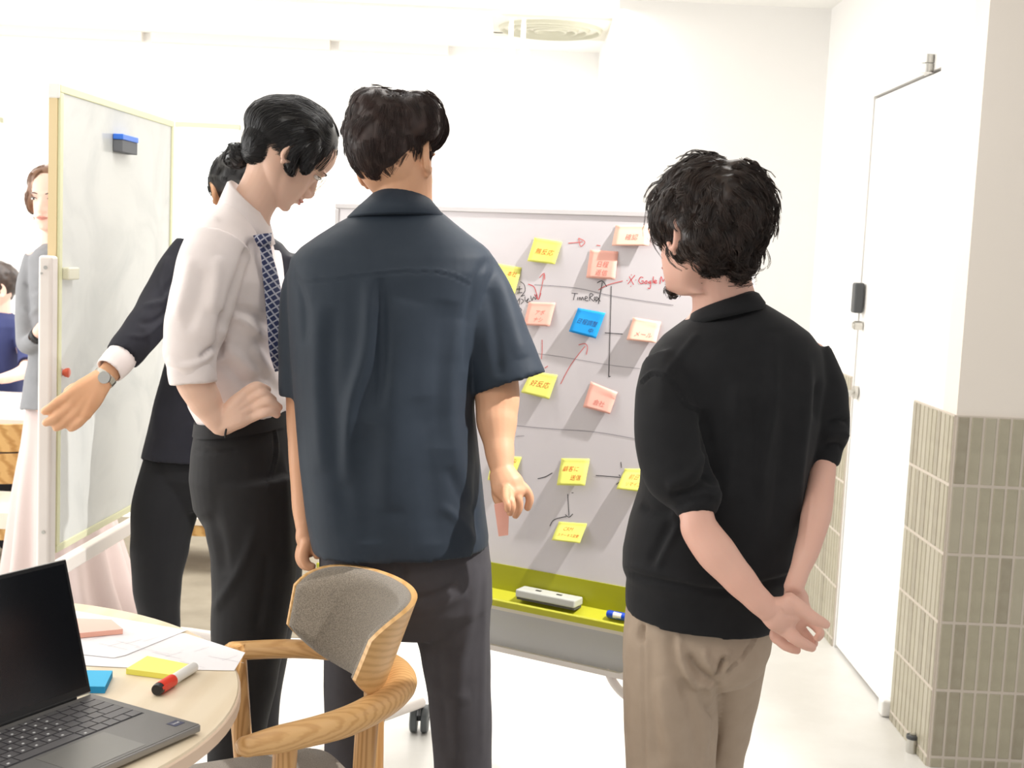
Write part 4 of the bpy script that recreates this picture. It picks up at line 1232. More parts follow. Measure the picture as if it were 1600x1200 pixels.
def add_head(mb, T, ears=(1, -1), ear_out=18, female=False, ear_sc=1.2):
    def tr(t): return [T @ Vector(v) for v in t.v]
    t = MB(); rings = []
    for z, f, b, w in zip(PROFZ, PROFF, PROFB, PROFW):
        if female: w *= 0.95
        r_ = []
        cy = (f * 0.35 + b * 0.65)
        for i in range(48):
            a = 2 * math.pi * i / 48
            c_, s_ = math.cos(a), math.sin(a)
            n = 2.35
            x = w * math.copysign(abs(c_) ** (2 / n), c_)
            if s_ > 0: y = cy + (f - cy) * abs(s_) ** (2 / 1.9)
            else: y = cy - (cy - b) * abs(s_) ** (2 / 2.1)
            # eye sockets and cheeks
            if s_ > 0:
                y -= 0.010 * math.exp(-((abs(x) - 0.031) / 0.014) ** 2 - ((z - 0.113) / 0.012) ** 2)
                y += 0.004 * math.exp(-((abs(x) - 0.036) / 0.016) ** 2 - ((z - 0.08) / 0.016) ** 2)
            r_.append((x, y, z))
        rings.append([Vector(p) for p in r_])
    # densify rings vertically
    dense = []
    for i in range(len(rings) - 1):
        for k in range(3):
            tt = k / 3
            p0, p1, p2, p3 = rings[max(i - 1, 0)], rings[i], rings[i + 1], rings[min(i + 2, len(rings) - 1)]
            dense.append([0.5 * ((2 * b_) + (c_ - a_) * tt + (2 * a_ - 5 * b_ + 4 * c_ - d_) * tt * tt + (3 * b_ - a_ - 3 * c_ + d_) * tt ** 3) for a_, b_, c_, d_ in zip(p0, p1, p2, p3)])
    dense.append(rings[-1])
    t.loft(dense)
    # nose
    t.tube([(0, 0.078, 0.126), (0, 0.085, 0.108), (0, 0.094, 0.090), (0, 0.100, 0.079), (0, 0.088, 0.069)], [0.007, 0.0095, 0.0105, 0.0100, 0.011], 14, res=4, rnd_end=True)
    for s_ in (-1, 1):
        t.ellipsoid((s_ * 0.011, 0.092, 0.076), [(0.0075, 0, 0), (0, 0.010, 0), (0, 0, 0.007)], 12, 8)
        # brow ridge, lips, chin
    t.ellipsoid((0, 0.084, 0.132), [(0.045, 0, 0), (0, 0.010, 0), (0, 0, 0.008)], 18, 8)
    t.ellipsoid((0, 0.088, 0.055), [(0.022, 0, 0), (0, 0.011, 0), (0, 0, 0.0055)], 16, 8)
    t.ellipsoid((0, 0.086, 0.045), [(0.019, 0, 0), (0, 0.011, 0), (0, 0, 0.0060)], 16, 8)
    t.ellipsoid((0, 0.078, 0.018), [(0.020, 0, 0), (0, 0.014, 0), (0, 0, 0.013)], 16, 8)
    mb.add(tr(t), t.f)
    for s_ in ears:
        e = MB()
        R_ = Matrix.Translation((s_ * 0.071, -0.006, 0.104)) @ Matrix.Rotation(math.radians(s_ * ear_out), 4, 'Z') @ Matrix.Rotation(math.radians(-10), 4, 'X')
        e.ellipsoid((s_ * 0.004, -0.006, 0), [(0.0045, 0, 0), (0, 0.013, 0), (0, 0, 0.027)], 16, 10)
        pts = []
        for k in range(13):
            a = math.radians(-60 + 300 * k / 12)
            pts.append((s_ * 0.009, 0.002 - 0.016 * math.sin(a * 1.0) * (1.0 if a < 3.3 else 0.8), 0.002 + 0.028 * -math.cos(a)))
        e.tube(pts, 0.0042, 8, cap=True)
        e.ellipsoid((s_ * 0.005, 0.006, -0.026), [(0.004, 0, 0), (0, 0.007, 0), (0, 0, 0.009)], 12, 8)
        R_ = R_ @ Matrix.Diagonal((ear_sc, ear_sc, ear_sc, 1))
        mb.add([T @ (R_ @ Vector(v)) for v in e.v], e.f)
    return mb


def add_eyes(T, parent, which=(1, -1), col='eye_dark'):
    for s_ in which:
        t = MB().ellipsoid((s_ * 0.031, 0.0785, 0.113), [(0.0115, 0, 0), (0, 0.008, 0), (0, 0, 0.0042)], 16, 10)
        o = MB().add([T @ Vector(v) for v in t.v], t.f).build('eye', M['eye_white'], parent, smooth=True)
        t = MB().ellipsoid((s_ * 0.031, 0.0828, 0.113), [(0.005, 0, 0), (0, 0.0045, 0), (0, 0, 0.0040)], 14, 8)
        MB().add([T @ Vector(v) for v in t.v], t.f).build('iris', M['eye_dark'], o, smooth=True)
        t = MB().tube([(s_ * 0.018, 0.087, 0.115), (s_ * 0.025, 0.0895, 0.1185), (s_ * 0.035, 0.0875, 0.1185), (s_ * 0.046, 0.078, 0.115)], [0.0008, 0.0014, 0.0014, 0.0008], 8, res=4)
        MB().add([T @ Vector(v) for v in t.v], t.f).build('eyelash_line', M['eye_dark'], o, smooth=True)
        t = MB().tube([(s_ * 0.014, 0.0915, 0.131), (s_ * 0.028, 0.0925, 0.1345), (s_ * 0.045, 0.082, 0.131)], [0.0014, 0.0022, 0.0010], 8, res=5)
        MB().add([T @ Vector(v) for v in t.v], t.f).build('eyebrow', M['hair_dark'], parent, smooth=True)


def add_lips(T, parent):
    t = MB()
    t.tube([(-0.021, 0.090, 0.0505), (-0.008, 0.0985, 0.0535), (0, 0.0985, 0.0525), (0.008, 0.0985, 0.0535), (0.021, 0.090, 0.0505)], [0.001, 0.003, 0.0030, 0.003, 0.001], 10, res=5)
    t.tube([(-0.019, 0.090, 0.049), (0, 0.0975, 0.0455), (0.019, 0.090, 0.049)], [0.001, 0.0036, 0.001], 10, res=6)
    MB().add([T @ Vector(v) for v in t.v], t.f).build('lips', M['lips'], parent, smooth=True)


def finger(mb, pts, seg=12, res=4):
    return limb(mb, pts, seg, res, rnd_end=True)


def blob(mb, px, py, Y, rx, ry, rd, rot=0.0):
    """ellipsoid with pixel radii rx, ry and depth radius rd (px too); rot = in-picture rotation in degrees"""
    k = (Y + YOFF[0]) / FPX
    c_, s_ = math.cos(math.radians(rot)), math.sin(math.radians(rot))
    return mb.ellipsoid(P(px, py, Y), [Vector((c_, 0, -s_)) * rx * k, Vector((0, 1, 0)) * rd * k, Vector((s_, 0, c_)) * ry * k], 28, 18)


def flow_field(guides):
    g = np.array([(x, y) for x, y, dx, dy in guides], float)
    d = np.array([(dx, dy) for x, y, dx, dy in guides], float)
    d /= np.linalg.norm(d, axis=1)[:, None]
    def fn(p):
        q = project(np.array([p]))[0]
        w = 1.0 / (((g - q) ** 2).sum(1) + 60.0) ** 1.5
        v = (d * w[:, None]).sum(0) / w.sum()
        return Vector((v[0], 0.0, -v[1]))
    return fn


def strands(cap, name, m, parent, flow, clumps=300, per=12, length=0.05, steps=10, rad=0.0006, lift=0.004, wave=0.0, wfreq=2.0,
            spread=0.010, seed=1, tip_out=0.0, only=None, jitter=0.25, lenvar=0.35, kink=0.0):
    R_ = random.Random(seed)
    me = cap.data
    nv = len(me.vertices)
    co = np.empty(nv * 3); me.vertices.foreach_get('co', co); co = co.reshape(-1, 3)
    vs = [Vector(c) for c in co]
    polys = [tuple(p.vertices) for p in me.polygons]
    bvh = BVHTree.FromPolygons(vs, polys)
    out_v, out_f = [], []
    cnt = 0; tries = 0
    while cnt < clumps and tries < clumps * 30:
        tries += 1
        c0 = vs[R_.randrange(nv)]
        if only and not only(c0, project(np.array([c0]))[0]): continue
        cnt += 1
        ph = R_.uniform(0, 6.28); L = length * R_.uniform(1 - lenvar, 1 + lenvar)
        wa = wave * R_.uniform(0.5, 1.3); wf = wfreq * R_.uniform(0.7, 1.3)
        jit = Vector((R_.gauss(0, 1), R_.gauss(0, 1), R_.gauss(0, 1))) * jitter
        lf = lift * R_.uniform(0.4, 1.5)
        # guide path
        p = c0.copy(); path = []
        for k in range(steps):
            loc, n, _, _ = bvh.find_nearest(p)
            if loc is None: break
            f = (flow(loc) + jit * 0.5)
            f = f - n * f.dot(n)
            if f.length < 1e-5: f = n.orthogonal()
            f.normalize()
            side = n.cross(f)
            s_ = k / (steps - 1)
            q = loc + n * (lf * (0.25 + 0.75 * math.sin(min(s_ * 1.3, 1) * math.pi * 0.5)) + tip_out * s_ ** 2) + side * wa * math.sin(ph + wf * s_ * 6.28) * s_ ** 0.5 + n * (wa * 0.5 * math.cos(ph + wf * s_ * 6.28) * s_)
            path.append((q, side, n))
            ang = kink * math.sin(ph * 2 + s_ * 5)
            f = f + side * ang
            p = loc + f.normalized() * (L / steps)
        if len(path) < 3: continue
        for j in range(per):
            ox = R_.gauss(0, 1) * spread; oy = abs(R_.gauss(0, 1)) * spread * 0.25
            b0 = R_.uniform(0, 0.15); ln = R_.uniform(0.75, 1.0)
            base = len(out_v); kk = 0
            for k, (q, side, n) in enumerate(path):
                s_ = k / (len(path) - 1)
                if s_ > ln: break
                conv = 1 - 0.65 * s_
                c = q + side * ox * conv + n * oy * conv
                r_ = rad * (1 - 0.75 * s_) * (0.6 if k == 0 else 1)
                t1 = side * r_; t2 = n * r_
                out_v += [c + t1, c - t1 * 0.5 + t2 * 0.87, c - t1 * 0.5 - t2 * 0.87]
                if kk:
                    b = base + (kk - 1) * 3
                    for a in range(3):
                        out_f.append((b + a, b + (a + 1) % 3, b + 3 + (a + 1) % 3, b + 3 + a))
                kk += 1
    me = bpy.data.meshes.new(name)
    me.from_pydata([tuple(v) for v in out_v], [], out_f)
    me.polygons.foreach_set('use_smooth', [True] * len(me.polygons))
    me.materials.append(m)
    o = bpy.data.objects.new(name, me); COL.objects.link(o); setpar(o, parent)
    o['kind'] = 'stuff'
    return o


def skin(name, c1, c2, rough=0.5):
    return mat(name, c1, rough, sss=0.12, noise=(9, c2, 0.3), bump=(260, 0.12, 0.0008), spec=0.35)


def cloth(name, c, rough=0.9, sheen=0.2, c2=None, b=(900, 0.25, 0.0006)):
    sheen *= 0.15
    return mat(name, c, rough, sheen=sheen, spec=0.25, noise=(30, c2, 0.3) if c2 else None, bump=b)


M['eye_white'] = mat('eye_white', srgb(232, 226, 220), 0.2)
M['eye_dark'] = mat('eye_dark', srgb(34, 24, 20), 0.2)
M['lips'] = mat('lip_skin', srgb(206, 138, 124), 0.45)
M['hair_dark'] = mat('dark_hair', srgb(60, 44, 36), 0.40, spec=0.5, noise=(60, srgb(36, 28, 25), 0.2))
M['hair_black'] = mat('black_hair', srgb(30, 28, 29), 0.34, spec=0.6)
M['hair_brown'] = mat('brown_black_hair', srgb(66, 50, 46), 0.5, spec=0.35, noise=(50, srgb(46, 36, 34), 0.2))
M['hair_tan'] = mat('chestnut_hair', srgb(120, 84, 60), 0.4, spec=0.5)
M['shoe'] = mat('black_leather', srgb(26, 25, 25), 0.35)


def legs_body(mb, hip, kneeL, ankL, kneeR, ankR, r=(62, 45, 30)):
    """plain legs of the body under the trousers, from pixel joints with depth"""
    for k, a in ((kneeL, ankL), (kneeR, ankR)):
        limb(mb, [(hip[0] * 0.5 + k[0] * 0.5, hip[1], k[2], r[0]), (k[0], k[1], k[2], r[1]), (a[0], a[1], a[2], r[2])], 16, 5)


def shoe(mb, px, Y, yaw, L=0.27):
    """shoe standing on the floor, heel under the ankle at column px"""
    yfl = 600
    p = P(px, 1100, Y); c = Vector((p.x, Y + YOFF[0], 0))
    f = Vector((-math.sin(math.radians(yaw)), math.cos(math.radians(yaw)), 0)); s_ = Vector((f.y, -f.x, 0))
    rings = []
    for t, w, h in ((-0.07, 0.02, 0.03), (-0.06, 0.032, 0.07), (-0.01, 0.036, 0.09), (0.05, 0.038, 0.075), (0.11, 0.045, 0.055), (0.16, 0.043, 0.04), (0.195, 0.025, 0.02)):
        rings.append([c + f * t + s_ * (w * math.cos(a)) + Vector((0, 0, 0.002 + h * 0.5 + h * 0.5 * math.sin(a))) for a in [2 * math.pi * i / 16 for i in range(16)]])
    mb.loft(rings)
# ================================================================== people
def zpy(px, Y, z):
    """picture row of height z on the plane at distance Y"""
    Y = Y + YOFF[0]
    return project(np.array([[((px - 815) / FPX) * Y, Y, z]]))[0][1]


def lower(mb, px, Y, pts):
    """limb whose joints are (px, z, radius m) at distance Y"""
    return limb(mb, [(x, zpy(x, Y, z), Y, r * FPX / (Y + YOFF[0])) for x, z, r in pts], 20, 6)


# ------------------------------------------------------------------ man in the navy short sleeved shirt (centre, seen from behind)
Y0 = 2.45
YOFF[0] = 0.15
pc = empty('person', (P(628, 900, Y0).x, Y0 + YOFF[0], 0), 'man with short brown hair in navy short-sleeved shirt and grey trousers, back to camera', 'person', 'men watching the whiteboard')
M['skin_c'] = skin('tan_skin', srgb(212, 164, 132), srgb(204, 152, 118))
TH = THC = head_matrix(620, 256, 2.44, -30, 4, -10, 0.96)
b = MB()
add_head(b, TH, ear_out=24)
limb(b, [(628, 262, 2.43, 46), (630, 300, 2.44, 45), (626, 345, 2.45, 54), (620, 380, 2.45, 80)], 24, 6, rnd_end=True)
# torso core and limbs
b.loft([ringE((585, 350), (665, 350), Y0, 0.05), ringE((500, 400), (735, 395), Y0, 0.08), ringE((478, 470), (728, 465), Y0, 0.10), ringE((485, 700), (725, 700), Y0, 0.10), ringE((500, 860), (750, 860), Y0, 0.10), ringE((520, 930), (745, 930), Y0, 0.09)])
limb(b, [(500, 425, 2.45, 30), (476, 520, 2.46, 33), (472, 640, 2.47, 25), (474, 700, 2.47, 24), (475, 780, 2.45, 20), (477, 822, 2.43, 16)], 20, 6, rnd_end=True)
limb(b, [(735, 425, 2.45, 34), (762, 520, 2.44, 38), (776, 610, 2.42, 36), (776, 655, 2.40, 33), (780, 700, 2.37, 24), (785, 742, 2.34, 17.5)], 20, 6, rnd_end=True)
# right hand holding a note
b.tube([P(785, 740, 2.34), P(793, 758, 2.33), P(800, 772, 2.32)], [0.022, 0.027, 0.022], 16, res=4, flat=1.25, flatdir=(1, 0, 0), rnd_end=True)
finger(b, [(806, 752, 2.33, 8.5), (821, 764, 2.33, 7.5), (828, 779, 2.33, 7), (824, 794, 2.33, 6)])
finger(b, [(800, 762, 2.32, 8.5), (809, 778, 2.31, 7.5), (811, 793, 2.31, 7), (805, 806, 2.31, 6)])
finger(b, [(794, 764, 2.31, 8), (798, 780, 2.285, 7.2), (800, 792, 2.275, 6.8), (797, 802, 2.275, 6)])
finger(b, [(790, 764, 2.30, 7.5), (790, 778, 2.265, 6.5), (793, 788, 2.25, 6), (793, 797, 2.25, 5.5)])
finger(b, [(780, 752, 2.34, 9.5), (775, 766, 2.335, 8.2), (777, 780, 2.33, 7.4), (783, 791, 2.325, 6.4)])
# left hand, fingers curled
b.tube([P(477, 818, 2.43), P(478, 838, 2.43), P(482, 856, 2.43)], [0.020, 0.027, 0.024], 16, res=4, flat=0.8, flatdir=(1, 0, 0), rnd_end=True)
for i, (dx, dz) in enumerate(((0, 0), (-1, 0.017), (1, 0.034), (4, 0.05))):
    Yf = 2.455 - dz
    finger(b, [(475 + dx, 848, Yf, 9), (470 + dx, 868, Yf, 9), (475 + dx, 882, Yf, 8), (486 + dx * .5, 886, Yf, 7)])
finger(b, [(486, 836, 2.42, 9), (494, 852, 2.41, 9), (496, 868, 2.41, 7.5)])
lower(b, 0, 2.53, [(561, 0.84, 0.055), (552, 0.5, 0.038), (547, 0.09, 0.032)])
lower(b, 0, 2.44, [(708, 0.84, 0.06), (718, 0.5, 0.042), (726, 0.09, 0.034)])
remesh(b, 'body', M['skin_c'], pc, 0.0028, 3, dec=0.5)
# shirt
M['shirt_c'] = cloth('navy_shirt_cloth', srgb(40, 49, 60), 0.62, 0.25, srgb(36, 45, 56), (1200, 0.15, 0.0004))
s = MB()
R_ = []
for a, e, dep in (((584, 322), (664, 318), .062), ((560, 333), (688, 330), .075), ((527, 350), (712, 350), .095), ((498, 368), (735, 368), .112), ((472, 386), (757, 384), .125),
                  ((456, 404), (770, 400), .135), ((452, 430), (770, 426), .145), ((453, 480), (756, 478), .15), ((457, 560), (744, 560), .15), ((464, 640), (742, 640), .15),
                  ((471, 720), (750, 722), .15), ((480, 800), (758, 800), .155), ((488, 842), (763, 838), .155), ((492, 857), (763, 852), .155)):
    R_.append(ringE(a, e, Y0, dep, 2.5, 48))
R_.append(ringE((497, 855), (758, 850), Y0, 0.148, 2.5, 48)); R_.append(ringE((494, 800), (748, 800), Y0, 0.142, 2.5, 48))
s.loft(R_)
limb(s, [(500, 408, 2.45, 36), (480, 455, 2.45, 40), (472, 520, 2.455, 37), (468, 580, 2.46, 33), (469, 618, 2.465, 33)], 28, 6, hollow=1.2)
limb(s, [(722, 418, 2.45, 50), (752, 465, 2.44, 50), (770, 520, 2.43, 54), (787, 570, 2.42, 57), (797, 600, 2.415, 59)], 28, 6, flat=0.8, flatdir=(0, 1, 0), hollow=1.2)
folds = [([(478, 440), (540, 433), (620, 424), (690, 425), (735, 443)], 2.2, 0.0022, 'se'),          # yoke seam
         ([(578, 430), (577, 500), (570, 560), (548, 640), (538, 760)], 13, 0.012),
         ([(594, 432), (596, 500), (598, 560), (592, 640)], 9, -0.009),
         ([(640, 470), (620, 560), (610, 680), (606, 800)], 26, 0.008),
         ([(700, 470), (690, 560), (690, 700)], 22, -0.006),
         ([(724, 500), (706, 600), (712, 700), (735, 800)], 14, 0.006),
         ([(500, 470), (497, 600), (505, 740)], 14, 0.006), ([(520, 480), (515, 600), (528, 720), (545, 840)], 15, -0.006),
         ([(660, 620), (672, 740), (680, 850)], 22, -0.006), ([(575, 660), (570, 760), (575, 850)], 22, -0.006),
         ([(765, 400), (742, 440), (730, 500), (724, 580)], 6, -0.004), ([(770, 400), (752, 450), (742, 540), (738, 600)], 8, 0.003),
         ([(780, 430), (800, 500), (815, 560)], 12, 0.005), ([(765, 450), (775, 530), (780, 590)], 10, -0.004),
         ([(455, 420), (475, 470), (478, 540)], 6, -0.004), ([(748, 700), (742, 770), (744, 850)], 5, -0.003),
         ([(690, 790), (725, 820), (745, 850)], 8, 0.004), ([(700, 730), (722, 780), (744, 800)], 9, -0.004)]
remesh(s, 'shirt', M['shirt_c'], pc, 0.0048, 7, post=[creases(folds), wrinkle(0.0022, 9, (1, 1, 0.45), 3.1)])
c = MB()
col = [ringE((592, 318), (660, 316), 2.447, 0.052, 2.2, 40, tilt=0.012), ringE((588, 306), (663, 304), 2.447, 0.060, 2.2, 40, tilt=0.014), ringE((580, 308), (668, 306), 2.447, 0.067, 2.2, 40, tilt=0.012),
       ringE((560, 325), (682, 322), 2.447, 0.082, 2.2, 40, tilt=0.01), ringE((543, 341), (695, 338), 2.447, 0.094, 2.2, 40, tilt=0.008), ringE((546, 345), (691, 342), 2.447, 0.088, 2.2, 40, tilt=0.008), ringE((575, 330), (670, 328), 2.447, 0.066, 2.2, 40)]
c.loft(col).build('collar', M['shirt_c'], pc, smooth=True)
# trousers
M['trouser_c'] = cloth('charcoal_trousers', srgb(72, 70, 74), 0.85, 0.2, srgb(66, 64, 68), (1100, 0.3, 0.0005))
t = MB()
t.loft([ringE((500, 790), (752, 788), Y0, 0.115, 2.4), ringE((500, 850), (764, 848), Y0, 0.128, 2.4), ringE((500, 900), (769, 898), Y0, 0.135, 2.3), ringE((505, 945), (770, 943), Y0, 0.125, 2.3), ringE((530, 985), (755, 985), Y0, 0.09, 2.2)])
limb(t, [(562, 880, 2.46, 64), (562, 950, 2.48, 62), (558, 1050, 2.51, 54), (552, 1170, 2.53, 47), (548, 1330, 2.54, 42), (546, zpy(546, 2.54, 0.12), 2.54, 38), (546, zpy(546, 2.54, 0.045), 2.54, 39)], 28, 6)
limb(t, [(702, 880, 2.44, 68), (703, 950, 2.44, 66), (712, 1020, 2.44, 57), (719, 1100, 2.44, 51), (723, 1200, 2.44, 47), (726, 1350, 2.44, 42), (728, zpy(728, 2.44, 0.12), 2.44, 38), (728, zpy(728, 2.44, 0.045), 2.44, 39)], 28, 6)
folds = [([(628, 870), (632, 930), (640, 960)], 8, -0.008), ([(500, 905), (540, 925), (590, 920), (625, 905)], 9, 0.005), ([(515, 890), (560, 905), (600, 900)], 8, -0.005),
         ([(530, 945), (580, 960), (620, 948)], 10, -0.005), ([(632, 940), (680, 930), (715, 912)], 7, -0.006), ([(640, 955), (690, 945), (730, 925)], 9, 0.004),
         ([(745, 880), (735, 960), (722, 1040), (715, 1120)], 9, 0.005), ([(758, 880), (756, 1000), (752, 1190)], 5, 0.003), ([(680, 1000), (690, 1080), (700, 1190)], 10, -0.005),
         ([(665, 1060), (700, 1090), (735, 1085)], 10, 0.004)]
remesh(t, 'trousers', M['trouser_c'], pc, 0.0058, 5, post=[creases(folds), wrinkle(0.0022, 10, (1, 1, 0.5), 7.7)])
for px, Yy, yw in ((546, 2.54, 8), (728, 2.44, -12)):
    k = MB(); shoe(k, px, Yy, yw); k.build('shoe', M['shoe'], pc, smooth=True)
# hair
h = MB(); skullcap(h, THC, 14, (0.082, 0.104, 0.088), (0, -0.020, 0.150))
blob(h, 616, 194, 2.45, 68, 48, 78, 0)
blob(h, 592, 182, 2.44, 46, 44, 62, -20)
blob(h, 650, 188, 2.43, 42, 44, 60, 10)
blob(h, 602, 222, 2.41, 50, 40, 56, 8)
blob(h, 608, 248, 2.415, 31, 31, 46, 12)
blob(h, 672, 200, 2.50, 24, 34, 50, 0)
blob(h, 556, 206, 2.46, 19, 22, 40, -15)
blob(h, 580, 160, 2.45, 30, 22, 40, -20)
hc = remesh(h, 'hair', M['hair_brown'], pc, 0.005, 5, post=[wrinkle(0.005, 38, (1, 1, 0.5), 1.3)])
fl_c = flow_field([(600, 150, 0.1, 1), (570, 180, -0.5, 1), (545, 205, -0.3, 1), (640, 160, 0.35, 1), (675, 190, 0.5, 1), (690, 220, 0.2, 1), (610, 200, 0, 1), (590, 240, 0.15, 1), (640, 240, 0.05, 1), (600, 270, 0.1, 1)])
strands(hc, 'hair_strands', M['hair_brown'], hc, fl_c, 520, 12, 0.045, 8, 0.0006, 0.0035, 0.0016, 0.8, 0.006, 5, tip_out=0.001, jitter=0.22)

# note in his hand
nt_ = MB(); q0, q1, q2, q3 = P(772, 788, 2.298), P(796, 782, 2.300), P(794, 836, 2.31), P(779, 838, 2.308)
nt_.add([q0, q1, q2, q3], [(0, 1, 2, 3)])
o = nt_.build('sticky_note', NOTE['pink'], None); sd = o.modifiers.new('s', 'SOLIDIFY'); sd.thickness = 0.0006
tag(o, 'pink sticky note dangling from the fingers of the man in navy shirt', 'sticky note')

# ------------------------------------------------------------------ man in the black sweater (right)
Y1_ = 2.2
YOFF[0] = 0.0
pr = empty('person', (P(1090, 900, Y1_).x, Y1_ + YOFF[0], 0), 'man with wavy dark hair in black sweater, hands clasped behind beige trousers', 'person', 'men watching the whiteboard')
M['skin_r'] = skin('pale_pink_skin', srgb(226, 182, 164), srgb(218, 168, 150))
TH = head_matrix(1103, 366, 2.15, 36, 6, 2, 0.95)
b = MB()
add_head(b, TH, ear_out=20)
limb(b, [(1118, 385, 2.16, 52), (1125, 430, 2.17, 46), (1132, 480, 2.19, 50), (1130, 520, 2.2, 70)], 24, 6, rnd_end=True)
b.loft([ringE((1100, 500), (1180, 470), 2.2, .05), ringE((1040, 560), (1250, 535), 2.2, .09), ringE((1030, 640), (1255, 610), 2.2, .11), ringE((1020, 780), (1230, 770), 2.2, .11), ringE((1000, 900), (1205, 905), 2.2, .11), ringE((1000, 980), (1190, 985), 2.2, .1)])
limb(b, [(1050, 590, 2.16, 40), (1055, 690, 2.10, 42), (1072, 760, 2.07, 24), (1088, 804, 2.03, 27), (1094, 828, 2.02, 30), (1118, 862, 2.005, 32), (1152, 902, 1.99, 27), (1180, 933, 1.98, 22), (1200, 952, 1.98, 20)], 22, 6, rnd_end=True)
limb(b, [(1258, 560, 2.2, 34), (1280, 640, 2.19, 28), (1288, 712, 2.17, 18), (1284, 748, 2.15, 21), (1276, 800, 2.11, 24), (1264, 850, 2.07, 20.5), (1249, 893, 2.04, 16), (1240, 918, 2.025, 16)], 22, 6, rnd_end=True)
# left hand (palm towards the camera)
for x, y, r0 in ((1246, 947, 13), (1240, 960, 15), (1232, 972, 14), (1226, 984, 12)):
    limb(b, [(1196, 950, 1.985, 17), (0.5 * (1196 + x), 0.5 * (952 + y), 1.980, 18), (x, y, 1.985, r0)], 14, 4, rnd_end=True)
finger(b, [(1232, 938, 1.980, 14), (1250, 950, 1.975, 12.5), (1268, 964, 1.973, 11), (1281, 971, 1.973, 9.5), (1291, 976, 1.975, 7.5)])
finger(b, [(1226, 982, 1.983, 13), (1238, 993, 1.977, 11.5), (1249, 1002, 1.975, 10), (1260, 1008, 1.977, 9), (1269, 1012, 1.980, 7.5)])
# right hand behind, fingers curling round
for x, y in ((1254, 942), (1257, 957), (1252, 974), (1238, 986)):
    limb(b, [(1240, 920, 2.035, 15), (x - 3, y - 8, 2.043, 13), (x, y, 2.045, 10)], 14, 4, rnd_end=True)
finger(b, [(1254, 960, 2.045, 9.5), (1265, 971, 2.040, 8.0), (1276, 981, 2.035, 7.6), (1282, 990, 2.025, 7.2), (1277, 997, 2.017, 6.4)])
finger(b, [(1248, 978, 2.050, 9), (1257, 989, 2.050, 8), (1266, 999, 2.045, 7.5), (1272, 1004, 2.035, 7), (1270, 1009, 2.027, 6)])
finger(b, [(1232, 988, 2.045, 10), (1218, 998, 2.037, 9), (1226, 1008, 2.027, 8.5), (1237, 1013, 2.020, 8), (1246, 1016, 2.017, 7)])
finger(b, [(1228, 978, 2.050, 10), (1210, 990, 2.043, 8.5), (1213, 1000, 2.037, 7.5)])
lower(b, 0, 2.22, [(1045, 0.80, 0.07), (1047, 0.45, 0.055), (1052, 0.09, 0.04)])
lower(b, 0, 2.32, [(1124, 0.80, 0.055), (1108, 0.45, 0.045), (1100, 0.09, 0.036)])
remesh(b, 'body', M['skin_r'], pr, 0.0026, 2, dec=0.45, post=[creases([([(1120, 850), (1160, 900), (1190, 930)], 4, 0.0012), ([(1268, 770), (1262, 820), (1258, 860)], 3, 0.0012), ([(1218, 948), (1228, 960), (1244, 964)], 3, -0.0025),
                                                            ([(1190, 962), (1200, 975), (1212, 985)], 5, 0.001), ([(1228, 930), (1240, 926), (1252, 932)], 2.5, -0.0015)])])
M['sweater'] = cloth('black_sweater_jersey', srgb(30, 30, 32), 0.9, 0.35, srgb(24, 24, 26), (1000, 0.25, 0.0005))
s = MB()
R_ = []
for a, e, dep in (((1092, 486), (1172, 462), .060), ((1080, 495), (1185, 468), .075), ((1062, 508), (1208, 482), .095), ((1038, 526), (1236, 500), .115), ((1018, 550), (1262, 520), .130), ((1006, 580), (1280, 545), .14),
                  ((1002, 630), (1288, 592), .15), ((1004, 700), (1278, 660), .155), ((1000, 765), (1262, 725), .16), ((984, 815), (1252, 785), .165), ((974, 862), (1246, 840), .17), ((973, 890), (1240, 885), .168),
                  ((980, 905), (1232, 910), .160), ((978, 925), (1222, 938), .154), ((978, 945), (1212, 965), .152), ((979, 954), (1208, 976), .152)):
    R_.append(ringE(a, e, Y1_, dep * 0.84, 2.35, 48, front=1.2))
R_.append(ringE((995, 952), (1193, 970), Y1_, .112, 2.35, 48, front=1.2))
s.loft(R_)
